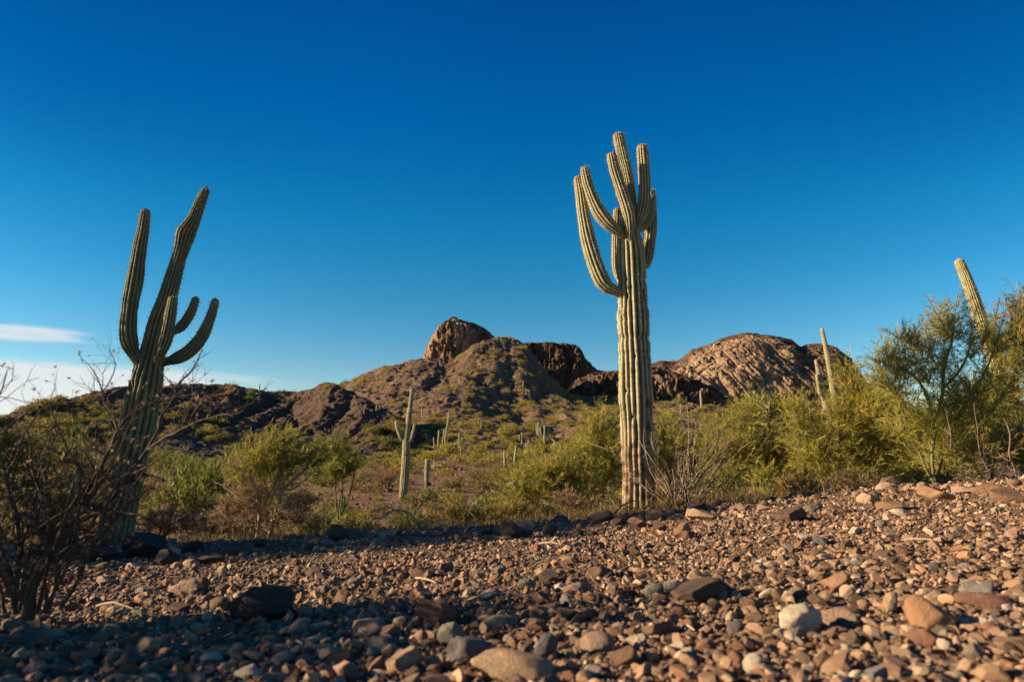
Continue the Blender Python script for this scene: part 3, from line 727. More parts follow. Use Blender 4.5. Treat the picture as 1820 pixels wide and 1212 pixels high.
# single rocks
RV = []
rv = np.random.default_rng(7)
for i in range(12):
    v, f = stone(4, rv, [1, 1, .8, 1, .15, .9, 1, .15, 1, .7, 1, .9][i], [.62, .8, .5, .7, .72, .55, .85, .6, .45, .75, .65, .9][i])
    mb = MB(); mb.add(v, tris=f); RV.append(mb.mesh('rock', m_rock))
RC = dict(basalt=(.035, .033, .034), brown=(.17, .10, .065), tan=(.43, .29, .18), orange=(.31, .17, .095), red=(.24, .115, .075), pink=(.36, .235, .16), grey=(.22, .20, .175), olive=(.22, .205, .15), pale=(.52, .43, .32), cocoa=(.11, .07, .05), slate=(.12, .11, .11))
ROCKS = []
def rock(u, v, w, h, colr, label, shape=None, name='rock', rot=None, sink=.25, cat='rock', group='single rocks on the stony slope', base=True):
    "w, h: size in photo pixels; v is the centre of the rock"
    rr_ = random.Random(int(u * 7 + v * 13))
    p = ground_at(u, v + (h * .34 if base else 0)); m = pxm(p[1] / cos(math.atan(p[0] / p[1])) if False else p[1])
    i = rr_.randrange(12) if shape is None else shape
    o = bpy.data.objects.new(name, RV[i]); COL.objects.link(o)
    bb = np.array([b_[:] for b_ in o.bound_box]); d = bb.max(0) - bb.min(0)
    k_ = .82 if v < 958 else 1.0
    W_, H_ = w * m * k_, h * m / .92 * k_
    o.scale = (W_ / d[0] * 1.04, W_ * .8 / d[1], H_ / d[2])
    o.location = (p[0], p[1] + W_ * .3, p[2] + H_ * (.5 - sink))
    o.rotation_euler = (rr_.uniform(-.12, .12), rr_.uniform(-.15, .15), rr_.uniform(-.35, .35) + (PI if rr_.random() < .5 else 0) if rot is None else rot)
    c = RC[colr]; k = rr_.uniform(.88, 1.12); o.color = (c[0] * k, c[1] * k, c[2] * k, 1)
    tag(o, label, cat, group); ROCKS.append((o, u, v, label)); return o
for a in [
    (460, 1084, 104, 62, 'basalt', 'large rounded blackish boulder half buried in gravel left of centre', 4), (770, 1098, 66, 50, 'brown', 'blocky brown rock standing just behind the grey-green egg-shaped cobble', 1),
    (800, 1134, 46, 44, 'olive', 'smooth grey-green egg-shaped cobble in front of a blocky brown rock', 7), (1432, 1110, 80, 56, 'pale', 'pale cream cobble with a light cap, brightest large stone on the right', 7),
    (1066, 1152, 56, 42, 'pink', 'rounded pinkish cobble with a smooth domed top low in the middle', 4), (708, 1186, 62, 48, 'tan', 'tan wedge-shaped rock with one sharp upright corner at the bottom', 0),
    (925, 1203, 150, 46, 'tan', 'long flat tan slab at the very bottom edge', 8), (821, 1166, 78, 46, 'slate', 'dark grey jagged rock below the grey-green cobble', 3),
    (892, 1112, 62, 22, 'olive', 'thin olive-brown slab lying flat in front of the middle', 8), (650, 1124, 80, 30, 'pink', 'broad pinkish slab left of the blocky brown rock', 8),
    (675, 1152, 62, 26, 'slate', 'dark flat slab below the broad pinkish slab', 8), (767, 1079, 42, 22, 'pink', 'light pink flat stone perched behind the blocky brown rock', 2),
    (970, 1160, 42, 44, 'slate', 'dark peaked stone left of the rounded pinkish cobble', 6), (1104, 1175, 52, 40, 'brown', 'brown lumpy stone right of the rounded pinkish cobble', 9),
    (1172, 1125, 52, 34, 'brown', 'brown boxy stone right of a line of small cobbles', 1), (1244, 1060, 96, 42, 'cocoa', 'wide dark brown rock under a tan sloping stone', 0),
    (1254, 1034, 44, 26, 'tan', 'tan sloping stone on top of a wide dark brown rock', 2), (1502, 1098, 62, 36, 'pink', 'pinkish faceted rock just right of the pale cream cobble', 5),
    (1588, 1078, 32, 36, 'tan', 'upright tan plate of stone catching the sun on the right', 6), (1680, 1104, 78, 56, 'orange', 'orange-brown rounded boulder with a dark shadow beside it', 9),
    (1660, 1140, 58, 36, 'red', 'reddish rock below the orange-brown rounded boulder', 5), (1507, 1163, 32, 28, 'pale', 'pale round pebble-like stone below the pinkish faceted rock', 7),
    (1346, 1184, 34, 34, 'pale', 'cream round stone near the bottom right of centre', 4), (1314, 1178, 38, 40, 'red', 'maroon stone left of the cream round stone', 5),
    (1785, 1078, 104, 26, 'red', 'long brick-red slab near the right edge', 8), (1745, 1048, 58, 24, 'grey', 'grey-tan flat stone above the long brick-red slab', 8),
    (1488, 1038, 48, 30, 'orange', 'orange-brown lump in the middle of the right slope', 9), (1408, 916, 66, 36, 'cocoa', 'wide dark brownish rock near the crest below the dome mountain', 0),
    (1404, 932, 16, 20, 'brown', 'small upright brown stone leaning on the wide dark crest rock', 6), (1452, 902, 42, 22, 'slate', 'dark flat-topped rock on the crest right of the wide dark crest rock', 2),
    (1548, 884, 46, 30, 'tan', 'light tan rock with a raised corner on the crest below the trees', 5), (1594, 898, 60, 26, 'orange', 'orange-tan flat boulder on the crest below the palo verdes', 2),
    (1602, 911, 38, 16, 'pale', 'pale flat stone in front of the orange-tan flat boulder', 8), (1680, 878, 66, 34, 'orange', 'big rust-brown boulder on the crest under the green trunk', 0),
    (1768, 868, 70, 30, 'orange', 'orange boulder at the right end of the crest', 5), (1804, 884, 60, 34, 'brown', 'brown boulder at the right edge of the crest', 1), (1725, 870, 50, 22, 'pink', 'pale pink ledge-like rock between the rust-brown and orange boulders', 2),
    (1316, 901, 36, 22, 'pink', 'pinkish rock on the crest right of the grey twiggy shrub', 5), (1362, 902, 30, 16, 'tan', 'small pale-topped rock left of the dark flat-topped rock', 2),
    (1258, 916, 70, 24, 'pink', 'broad pinkish crest rock below the grey twiggy shrub', 2), (1215, 945, 36, 34, 'orange', 'tilted orange-brown rock right of the tall sunlit saguaro foot', 6), (1222, 952, 30, 20, 'cocoa', 'dark stone tucked under the tilted orange-brown rock', 3),
    (908, 944, 46, 44, 'cocoa', 'left half of the split dark boulder in the middle of the crest', 6), (934, 942, 40, 40, 'slate', 'right half of the split dark boulder in the middle of the crest', 1),
    (897, 957, 28, 16, 'tan', 'tan stone at the foot of the split dark boulder', 2), (975, 945, 34, 28, 'cocoa', 'dark brown rock right of the split dark boulder', 3), (858, 946, 40, 20, 'cocoa', 'low dark rock left of the split dark boulder', 2),
    (1064, 921, 60, 30, 'cocoa', 'brown rounded crest rock left of the tall sunlit saguaro', 9), (1100, 926, 40, 24, 'brown', 'brown flat rock at the left foot of the tall sunlit saguaro', 2),
    (1172, 915, 54, 30, 'orange', 'warm tan boulder lit from the left at the saguaro foot', 5), (1176, 938, 38, 26, 'brown', 'brown faceted rock below the warm tan boulder', 6), (1140, 930, 44, 22, 'red', 'rust-brown rock in front of the tall sunlit saguaro', 0),
    (978, 1030, 32, 22, 'cocoa', 'small dark brown rock in the middle of the gravel', 1), (936, 1040, 30, 20, 'olive', 'small grey-green stone in the middle of the gravel', 7), (753, 1020, 44, 22, 'brown', 'low brown rock at the edge of the shade', 2),
    (790, 1012, 26, 18, 'slate', 'small dark rock right of the low brown rock', 1), (869, 1060, 36, 20, 'grey', 'grey sloping flat stone in the centre of the slope', 2), (752, 1058, 36, 20, 'orange', 'rusty wedge stone left of the centre', 0), (1033, 1047, 32, 20, 'grey', 'grey rounded stone in the middle right of the gravel', 7), (1166, 1054, 38, 24, 'olive', 'rounded olive-grey cobble among tan pebbles', 4),
    (1060, 1022, 44, 22, 'brown', 'brown rough stone above the middle right gravel', 3), (1200, 1044, 34, 22, 'pale', 'white-flecked stone left of the tan sloping stone', 7),
    (255, 976, 78, 52, 'basalt', 'black boulder right of the leaning saguaro foot', 0), (290, 997, 36, 30, 'basalt', 'smaller black rock in front of the black boulder', 6), (160, 985, 90, 40, 'basalt', 'wide black boulder left of the leaning saguaro foot', 9), (90, 990, 60, 36, 'basalt', 'black rock behind the trunk of the bare shrub', 3),
    (596, 951, 44, 38, 'cocoa', 'dark upright boulder with a lit lower face on the shaded crest', 6), (560, 965, 34, 22, 'brown', 'brown rock left of the dark upright boulder', 2), (405, 979, 40, 26, 'cocoa', 'dark crest rock below the pale-trunked tree', 0), (368, 996, 42, 20, 'cocoa', 'low dark rock in the shaded band on the left', 2), (330, 975, 40, 22, 'basalt', 'dark flat rock right of the black boulder', 2), (445, 968, 40, 20, 'cocoa', 'dark flat rock below the pale trunk foot', 2),
    (325, 1046, 56, 30, 'pink', 'pink-tan rock catching the sun at the left', 5), (184, 1034, 28, 18, 'tan', 'tan stone at the left end of the sunny band', 2), (352, 1040, 30, 20, 'brown', 'brown stone touching the pink-tan rock', 6),
    (572, 1166, 62, 26, 'tan', 'flat tan slab at the lower left of centre', 8), (598, 1176, 42, 26, 'red', 'reddish rounded stone below the flat tan slab', 9), (256, 1156, 40, 34, 'tan', 'tan rounded rock in the dark lower left', 4), (226, 1176, 48, 36, 'slate', 'dark rounded rock in the lower left shade', 9), (215, 1148, 46, 30, 'brown', 'brown sloping rock in the lower left shade', 0),
    (436, 1200, 46, 30, 'pale', 'pale wedge stone at the bottom left', 5), (565, 1118, 40, 24, 'grey', 'grey stone right of the large blackish boulder', 2), (526, 1120, 28, 30, 'tan', 'upright tan pebble in front of the large blackish boulder', 6), (500, 1176, 40, 24, 'grey', 'light grey stone left of the flat tan slab', 4), (30, 1140, 70, 40, 'slate', 'bluish dark rock at the left edge', 9), (540, 1086, 26, 24, 'tan', 'tan stone touching the right of the large blackish boulder', 5)]:
    rock(*a[:6], shape=a[6])
# the next largest stones, one object each, named by the landmark they lie beside
LM = [(1432, 1110, 'the pale cream cobble'), (1066, 1152, 'the rounded pinkish cobble'), (770, 1098, 'the blocky brown rock'), (460, 1084, 'the large blackish boulder'), (1680, 1104, 'the orange-brown boulder'), (1244, 1060, 'the wide dark brown rock'),
      (1785, 1078, 'the brick-red slab'), (936, 1040, 'the small grey-green stone'), (1408, 916, 'the wide dark crest rock'), (1594, 898, 'the orange-tan flat boulder'), (1172, 915, 'the tall sunlit saguaro foot'), (908, 944, 'the split dark boulder'),
      (596, 951, 'the dark upright boulder'), (325, 1046, 'the pink-tan rock'), (255, 976, 'the black boulder'), (572, 1166, 'the flat tan slab'), (256, 1156, 'the tan rounded rock'), (1488, 1038, 'the orange-brown lump'), (1314, 1178, 'the maroon stone'), (752, 1058, 'the rusty wedge stone')]
CW = {'brown': 'brown', 'tan': 'tan', 'orange': 'rusty', 'red': 'reddish', 'pink': 'pinkish', 'grey': 'grey', 'olive': 'olive', 'pale': 'cream', 'cocoa': 'dark brown', 'slate': 'charcoal'}
SW = ['angular', 'blocky', 'flat', 'rough', 'rounded', 'wedge-shaped', 'upright', 'smooth', 'slab-like', 'lumpy', 'faceted', 'chunky']
rs = np.random.default_rng(55); used = set(); cnt = 0; tries = 0; placed = [(a[1], a[2]) for a in ROCKS]
while cnt < 185 and tries < 9000:
    tries += 1
    u = rs.uniform(10, 1810); vc = float(np.interp(u, _cu, _cv)); v = vc + 6 + (1205 - vc) * rs.random() ** 1.15
    sz = rs.uniform(12, 23) * (1 + (v - 900) / 330)
    if u < 560 and rs.random() < .4: continue
    if any(abs(u - a) < sz * 1.05 and abs(v - b_) < sz * .7 for a, b_ in placed): continue
    ck = list(CW)[rs.choice(10, p=np.array([5, 4, 3, 2.5, 3, 1.5, 1.2, 1.2, 3, 2]) / 26.4)]; sh = int(rs.integers(0, 12))
    d = sorted((math.hypot(u - a, (v - b_) * 1.6), n, a, b_) for a, b_, n in LM)[0]
    du, dv = u - d[2], v - d[3]
    rel = ('right of ' if du > 0 else 'left of ') if abs(du) > abs(dv) * 2 else ('in front of ' if dv > 0 else 'behind ')
    lab = f'{"small" if sz < 22 else "mid-sized"} {CW[ck]} {SW[sh]} stone {rel}{d[1]}'
    if lab in used: continue
    used.add(lab)
    rock(u, v, sz, sz * rs.uniform(.5, .8), ck, lab, shape=sh, group='loose stones among the gravel'); placed.append((u, v)); cnt += 1
# dry sticks on the gravel
for i, (u0, v0, u1, v1, lab) in enumerate([(957, 971, 996, 972, 'short straight pale stick behind the centre of the gravel'), (1602, 967, 1672, 969, 'straight pale stick lying across the right slope'), (738, 1034, 776, 1044, 'pale bent stick at the edge of the sunny gravel'),
        (1272, 905, 1305, 904, 'thin pale stick lying on the crest right of the twiggy shrub'), (170, 1085, 236, 1090, 'pale curved stick in the lower left gravel'), (1212, 1127, 1236, 1134, 'white stub of a stick near the bottom right of centre')]):
    a = ground_at(u0, v0); c = ground_at(u1, v1); rr_ = np.random.default_rng(i)
    mid = (a + c) / 2 + rr_.normal(size=3) * .02 * np.linalg.norm(c - a); mid[2] += .01
    P, R_ = resample(np.array([a, mid, c]) + [0, 0, .022], np.array([.006, .007, .003]) * (.6 + a[1] * .1), .02)
    P = P - a; P += .003 * np.stack([vnoise(P * 30 + k, 3) for k in range(3)], -1)
    mb = MB(); tube(mb, P, R_, 6, (.31, .24, .165)); o = mb.build('dry_stick', m_bark, loc=a); tag(o, lab, 'stick', 'dry sticks on the gravel')
# ------------------------------------------------------------------ palo verdes, shrubs, twigs
YG = np.array([[.40, .335, .05], [.33, .30, .045], [.25, .25, .045], [.42, .335, .065], [.18, .185, .04]])
OLIVE = np.array([[.15, .15, .036], [.11, .12, .03], [.19, .18, .045]])
RUST = np.array([[.26, .155, .05], [.22, .14, .045], [.19, .15, .045], [.30, .19, .05]])
DRY = np.array([[.27, .175, .10], [.19, .12, .07], [.33, .22, .13]])
YB = np.array([[.27, .19, .04], [.22, .17, .04], [.30, .215, .05], [.17, .145, .04]])

def spray(mbt, mbf, rng, c, d, n_let, n_bl, Ls, bl, bw, cols, twig_col, twig_r):
    "a spray at c pointing along d: branchlets with fine leaves along them"
    for _ in range(n_let):
        dd = unit(d + rng.normal(size=3) * .7); L = Ls * rng.uniform(.6, 1.35)
        m = c + dd * L * .5 + rng.normal(size=3) * L * .07
        e = c + dd * L + np.array([0, 0, rng.uniform(-.12, .06) * L])
        tube(mbt, [c, m, e], [twig_r, twig_r * .75, twig_r * .3], 3, twig_col)
        t = rng.random(n_bl) ** .8
        P = (c * (1 - t)[:, None] ** 2 + 2 * (t * (1 - t))[:, None] * m + e * t[:, None] ** 2) + rng.normal(size=(n_bl, 3)) * L * .035
        D = dd + rng.normal(size=(n_bl, 3)) * .5
        base = cols[rng.integers(len(cols))]
        blades(mbf, rng, P, D, bl * rng.uniform(.5, 1.4, n_bl), bw * rng.uniform(.7, 1.3, n_bl), base * rng.uniform(.7, 1.3, (n_bl, 1)), .05)

def bush(name, label, cat, Y, base, ells, limbs=(), dens=.35, cols=YG, twig=(.22, .19, .07), bark=(.12, .115, .055), seed=1, group=None, bl=11, bw=1.0, let=38, up=.45, dx=(0, 0), lim_r=1.0, sweep=(0, 0, 0), trunkname='trunk', nlet=5):
    """base (u, v): foot; ells (u, v, half width, half height[, depth offset]) in photo pixels; limbs: lists of (u, v, half width[, depth offset])"""
    rng = np.random.default_rng(seed); m = pxm(Y)
    root = on_ground(base[0], Y); t = thing(name, label, cat, root, group)
    mbt, mbf, mbx = MB(), MB(), MB()
    skel = [root]
    foot = root + np.array([0, 0, .02])
    for lm in limbs:
        P, R = px_path(lm, Y); P, R = resample(P, R, max(.05, 3 * m))
        P = P + .6 * m * np.stack([vnoise(P * .18 / m + k, seed) for k in range(3)], -1)
        tube(mbx, P - root, R, 7, bark); skel += list(P[::3])
    if not limbs:
        for k in range(rng.integers(3, 5)):
            e = ells[rng.integers(len(ells))]; tip = at(e[0] + rng.uniform(-.5, .5) * e[2], e[1] + rng.uniform(-.4, .4) * e[3], Y) + np.array([0, rng.normal() * e[2] * .4 * m, 0])
            if tip[2] < root[2] + .1: tip[2] = root[2] + .15
            P = np.array([foot, foot * .6 + tip * .4 + rng.normal(size=3) * 6 * m, tip]); P, R = resample(P, np.array([1.7, 1.3, .6]) * m * lim_r, 5 * m)
            tube(mbx, P - root, R, 5, bark); skel += list(P[::2])
    skel = np.array(skel)
    for e in ells:
        u, v, ru, rv = e[:4]; dy = e[4] if len(e) > 4 else 0
        c0 = at(u, v, Y + dy); area = PI * ru * rv; nb = area * dens; nbl = 16
        nb *= 1.4; ncl = max(3, int(nb / (nlet * nbl)))
        for _ in range(ncl):
            w = unit(rng.normal(size=3)) * rng.random() ** .42 * (1 if rng.random() > .16 else rng.uniform(1.05, 1.45))
            c = c0 + w * np.array([ru, ru * .8, rv]) * m * .84
            if c[2] < root[2] + 3 * m: c[2] = root[2] + 3 * m + abs(rng.normal()) * 6 * m
            k = np.argmin(np.linalg.norm(skel - c, axis=1) + rng.random(len(skel)) * 12 * m); s0 = skel[k]
            d = unit(unit(c - foot) * .7 + w * .5 + np.array([0, 0, up]) + np.array(sweep))
            ln = np.linalg.norm(c - s0); j1, j2 = rng.normal(size=(2, 3)) * ln * .11
            tube(mbt, np.array([s0, s0 * .68 + c * .32 + j1 + [0, 0, .05 * ln], s0 * .33 + c * .67 + j2 + [0, 0, .06 * ln], c]) - root, np.array([.8, .6, .48, .35]) * m * lim_r, 4, (np.array(bark) + np.array(twig)) * .5)
            cl = cols[[rng.integers(len(cols)), rng.integers(len(cols))]]
            spray(mbt, mbf, rng, c - root - d * let * m * .5, d, nlet, nbl, let * m, bl * m, bw * m, cl, twig, .45 * m)
    if mbx.n: mbx.build(trunkname, m_bark, t)
    mbt.build('branches', m_bark, t); mbf.build('crown', m_leaf, t)
    return t

bush('palo_verde_tree', 'big palo verde with a green split trunk and dark upper limbs on the right', 'tree', 12.0, (1664, 866),
     [(1650, 640, 70, 60), (1690, 575, 62, 52), (1640, 730, 90, 55), (1730, 700, 70, 70), (1740, 605, 44, 40, -.2), (1585, 665, 40, 55, -.3), (1612, 612, 42, 40, -.2), (1560, 650, 26, 34, -.3), (1690, 800, 80, 40, .3)],
     [[(1668, 872, 4.2), (1659, 845, 3.6), (1656, 815, 3.4), (1661, 770, 3.2), (1674, 705, 3), (1679, 650, 2.6), (1692, 605, 2.4), (1697, 555, 1.4), (1702, 520, .8)],
      [(1667, 868, 3.4), (1652, 844, 2.6), (1640, 820, 1.8), (1630, 790, 1)], [(1666, 850, 2.4), (1674, 820, 2.2), (1690, 780, 2), (1708, 730, 1.8), (1735, 690, 2), (1760, 640, 1.4), (1785, 560, .8)],
      [(1660, 760, 3), (1650, 710, 3), (1628, 672, 2.4), (1600, 650, 1.6), (1570, 622, 1), (1548, 605, .6)], [(1676, 690, 2.4), (1705, 660, 2), (1722, 622, 1.4), (1728, 570, .8)], [(1692, 605, 1.6), (1670, 570, 1.2), (1652, 535, .8), (1640, 520, .5)]],
     dens=.21, cols=YG[[0, 1, 3, 1, 2]], bark=(.15, .15, .065), seed=21, sweep=(-.1, 0, .1), twig=(.24, .205, .07))
bush('palo_verde_tree', 'dense yellow-green palo verde mound left of the big trunked one', 'tree', 14.5, (1500, 880),
     [(1505, 730, 50, 55), (1560, 740, 80, 70), (1450, 790, 75, 60), (1540, 820, 80, 50), (1506, 668, 26, 36), (1420, 740, 36, 40)], dens=.30, cols=YG, seed=22, sweep=(-.35, 0, .1), let=42)
bush('palo_verde_tree', 'leafy palo verde filling the gap behind the big green trunk', 'tree', 16.5, (1640, 870),
     [(1600, 770, 70, 60), (1690, 770, 80, 60), (1760, 720, 70, 60), (1640, 820, 90, 40), (1560, 700, 34, 36)], dens=.30, cols=YG, seed=32, sweep=(-.3, 0, .1), let=46)
bush('palo_verde_tree', 'pale yellow-green palo verde below the dome mountain', 'tree', 17.0, (1335, 860),
     [(1325, 775, 80, 65), (1390, 790, 75, 70), (1280, 800, 55, 55), (1345, 720, 50, 28), (1420, 740, 45, 45)], dens=.28, cols=YG, seed=23, sweep=(.05, 0, .15))
bush('palo_verde_tree', 'tall ragged palo verde crown cut by the right edge', 'tree', 14.0, (1815, 850),
     [(1800, 620, 55, 60), (1790, 700, 60, 60), (1825, 555, 42, 62), (1778, 580, 30, 45), (1830, 760, 70, 70), (1860, 600, 60, 90)],
     [[(1812, 852, 5), (1806, 780, 5), (1808, 700, 4), (1800, 620, 3), (1796, 560, 1.5), (1786, 530, .8)], [(1808, 700, 3), (1770, 640, 2.2), (1768, 580, 1.4), (1776, 530, .8)]], dens=.26, cols=np.concatenate([YG[1:], RUST[:2]]), seed=24, let=40, bark=(.08, .07, .045))
bush('palo_verde_tree', 'olive palo verde shrub low at the right edge under the ragged crown', 'shrub', 11.5, (1760, 860),
     [(1755, 800, 70, 42), (1800, 790, 50, 50)], dens=.2, cols=np.concatenate([OLIVE, RUST]), seed=25)
bush('palo_verde_tree', 'feathery palo verde close left of the tall sunlit saguaro', 'tree', 19.0, (1060, 870),
     [(1060, 790, 50, 55), (1080, 840, 44, 44), (1030, 825, 55, 44), (1072, 745, 28, 30)], dens=.3, cols=YG, seed=26)
bush('palo_verde_tree', 'broad yellow palo verde below the bleached saguaro skeleton', 'tree', 17.0, (985, 890),
     [(955, 848, 75, 36), (1020, 860, 60, 40), (920, 866, 46, 24), (990, 825, 50, 26)], dens=.30, cols=YG, seed=27, sweep=(-.2, 0, 0))
bush('palo_verde_tree', 'soft yellow-green palo verde just right of the tall sunlit saguaro', 'tree', 19.0, (1195, 870),
     [(1190, 800, 38, 60), (1230, 810, 45, 50), (1265, 790, 30, 36), (1170, 760, 14, 26)], dens=.28, cols=YG, seed=28)
bush('palo_verde_tree', 'palo verde with pale bare trunks and twisted dead limbs in front of the wash', 'tree', 11.5, (478, 952),
     [(480, 800, 60, 38), (525, 805, 46, 34), (435, 825, 44, 34), (555, 800, 34, 26), (500, 768, 30, 16), (490, 845, 50, 24)],
     [[(478, 962, 5), (480, 950, 4.6), (486, 924, 4.2), (494, 901, 4), (499, 872, 3.6), (497, 849, 3.2), (491.5, 823, 2.6), (487, 800, 1.6)], [(497, 880, 2.8), (515, 858, 2.6), (535, 841, 2), (552, 820, 1.6), (569, 794, .8)],
      [(498, 850, 2.6), (506, 823, 2.4), (517, 803, 2), (535, 789, 1.5), (558, 784, .7)], [(516, 806, 1.4), (515, 790, 1.2), (516, 774, .7)], [(457, 958, 3.4), (461, 919, 3.2), (460, 895, 3), (453, 869, 2.8), (450, 860, 1.8), (444, 840, .8)],
      [(466, 930, 2.2), (457, 904, 2.6), (437, 893, 2.6), (414, 875, 2.2), (396, 862, 1.6), (380, 856, .8)], [(500, 870, 2), (522, 868, 2), (545, 850, 1.4), (580, 815, .6)], [(494, 905, 1.5), (510, 890, 1.5), (526, 880, 1), (540, 868, .5)]],
     dens=.24, cols=YG[1:], bark=(.36, .275, .19), seed=29, twig=(.22, .16, .10), let=30)
bush('shrub', 'brown leafless brush filling the lower half of the pale-trunked tree', 'shrub', 11.2, (440, 950), [(440, 880, 52, 50), (500, 900, 50, 40), (400, 900, 30, 36), (540, 900, 26, 32)], dens=.15, cols=DRY, seed=30, twig=(.22, .15, .09), bark=(.2, .14, .09), bw=.9, up=.7, trunkname='stem')
bush('palo_verde_tree', 'rounded green palo verde behind the right side of the pale-trunked tree', 'tree', 20.0, (605, 870), [(602, 800, 36, 34), (585, 835, 34, 24), (620, 820, 24, 24)], dens=.34, cols=np.concatenate([YG[1:3], OLIVE]), seed=31)
# low brush, left to right
for k, (u, v, Y_, ells, cols, lab, dn) in enumerate([
    (50, 930, 7.6, [(45, 850, 70, 55), (20, 800, 40, 50), (90, 890, 50, 36)], OLIVE, 'dark olive brush behind the bare shrub at the left edge', .24),
    (130, 900, 11.5, [(130, 850, 60, 45), (100, 800, 50, 35)], np.concatenate([OLIVE, DRY[:1]]), 'dark olive brush between the bare shrub and the leaning saguaro', .24),
    (35, 860, 22.0, [(30, 800, 60, 30), (80, 790, 40, 26)], OLIVE, 'low green brush under the left end of the ridge', .3),
    (300, 950, 12.5, [(300, 925, 55, 26), (345, 930, 40, 22)], DRY, 'dry brown brush right of the leaning saguaro foot', .26),
    (395, 955, 12.0, [(390, 930, 45, 24)], DRY, 'dry brown brush left of the pale trunk foot', .26),
    (560, 950, 12.0, [(560, 925, 42, 24)], np.concatenate([DRY, OLIVE[:1]]), 'brown-green brush right of the pale trunk foot', .24),
    (645, 945, 13.0, [(640, 928, 36, 18)], YB, 'small yellowish brush behind the dark upright boulder', .24),
    (805, 945, 13.0, [(800, 912, 48, 26), (840, 920, 30, 20)], YB, 'mustard-yellow bush below the small two-armed saguaro', .3),
    (880, 930, 14.0, [(880, 905, 40, 22), (925, 905, 36, 20)], np.concatenate([YB, RUST]), 'amber bush between the mustard bush and the broad palo verde', .28),
    (1000, 920, 12.6, [(1000, 895, 52, 22), (1050, 895, 36, 20)], DRY, 'grey-brown twiggy brush left of the tall sunlit saguaro foot', .22),
    (745, 890, 26.0, [(735, 885, 12, 9)], DRY, 'small dry tuft right of the small two-armed saguaro foot', .3),
    (810, 835, 60.0, [(800, 833, 20, 8)], DRY, 'dry brown bush on the flats right of the white post', .4),
    (870, 855, 38.0, [(868, 852, 32, 18)], RUST, 'russet bush on the flats behind the broad palo verde', .34),
    (690, 850, 34.0, [(690, 842, 28, 20)], np.concatenate([RUST, DRY]), 'russet brush left of the small two-armed saguaro', .3),
    (1300, 880, 12.5, [(1290, 855, 40, 26)], np.concatenate([OLIVE, YG[1:3]]), 'olive bush right of the grey twiggy shrub', .28),
    (1425, 885, 11.5, [(1430, 855, 46, 28), (1400, 870, 26, 16)], RUST, 'rust-coloured bush at the foot of the dense palo verde mound', .3),
    (1540, 880, 11.8, [(1540, 850, 60, 26)], np.concatenate([DRY, OLIVE]), 'brown brush under the palo verdes on the right crest', .26),
    (1640, 868, 11.3, [(1625, 848, 44, 18), (1690, 850, 40, 18)], np.concatenate([DRY, OLIVE]), 'low dry brush around the foot of the green split trunk', .22),
    (1365, 880, 13.0, [(1360, 850, 30, 26)], YG[1:], 'green bush left of the rust-coloured bush', .28)]):
    bush('shrub', lab, 'shrub', Y_, (u, v), ells, dens=dn, cols=cols, seed=40 + k, twig=tuple(cols[0] * .6), bark=(.14, .10, .065), bl=9, bw=1.1, let=24, up=.7, trunkname='stem')

# ---- bare twig shrubs
def twigs(mb, rng, P, R, n, Lr, col, up=.3, sub=2, buds=None, mbb=None, start=.15):
    seg = np.linspace(0, 1, len(P))
    for _ in range(n):
        s = start + (1 - start) * rng.random(); i = min(len(P) - 2, int(s * (len(P) - 1))); p = P[i]; T = unit(P[i + 1] - P[i])
        d = unit(T * .5 + rng.normal(size=3) * .6 + np.array([0, 0, up])); L = rng.uniform(*Lr) * (1.15 - .6 * s)
        pts = [p]; dd = d
        for k in range(4):
            dd = unit(dd + rng.normal(size=3) * .22 + np.array([0, 0, .06])); pts.append(pts[-1] + dd * L / 4)
        r = min(R[i] * .55, .010 * L / .25 + .001); pts = np.array(pts)
        tube(mb, pts, r * np.array([1, .85, .7, .5, .25]), 4, col * rng.uniform(.7, 1.2))
        for _ in range(sub):
            a = rng.integers(1, 4); d2 = unit(dd * .5 + rng.normal(size=3) * .6 + np.array([0, 0, up])); L2 = L * rng.uniform(.25, .5)
            q_ = np.array([pts[a], pts[a] + d2 * L2 * .5 + rng.normal(size=3) * L2 * .08, pts[a] + d2 * L2])
            tube(mb, q_, r * np.array([.6, .45, .2]), 3, col * rng.uniform(.7, 1.2))
            if mbb is not None and rng.random() < .5:
                nb = 3; blades(mbb, rng, np.repeat(q_[2][None], nb, 0), rng.normal(size=(nb, 3)) + d2, .016, .007, np.array([.30, .20, .11]) * rng.uniform(.6, 1.2))
def bare(name, label, Y, base, limbs, seed, col, nt_, Lr, up=.3, sub=2, buds=False, cat='shrub', k=6):
    rng = np.random.default_rng(seed); root = ground_at(*base) if len(base) == 2 else on_ground(base[0], Y)
    t = thing(name, label, cat, root); col = np.array(col); mbt, mbb = MB(), MB()
    for lm in limbs:
        P, R = px_path(lm, Y); P, R = resample(P, R * (.8 if buds else 1), .03 * Y / 2.6)
        P = P + .012 * Y / 2.6 * np.stack([vnoise(P * 14 * 2.6 / Y + j, seed) for j in range(3)], -1)
        mb = MB(); tube(mb, P - root, R * (1 + .12 * vnoise(P * 40, 4)), k, col)
        L = np.linalg.norm(np.diff(P, axis=0), axis=1).sum()
        twigs(mb, rng, P - root, R, int(nt_ * L), Lr, col, up, sub, None, mbb if buds else None)
        mb.build('branch', m_bark, t)
    if buds and mbb.n: mbb.build('dry_leaves', m_leaf, t)
    return t
YB0 = 2.75
rng = np.random.default_rng(61); THIN = []
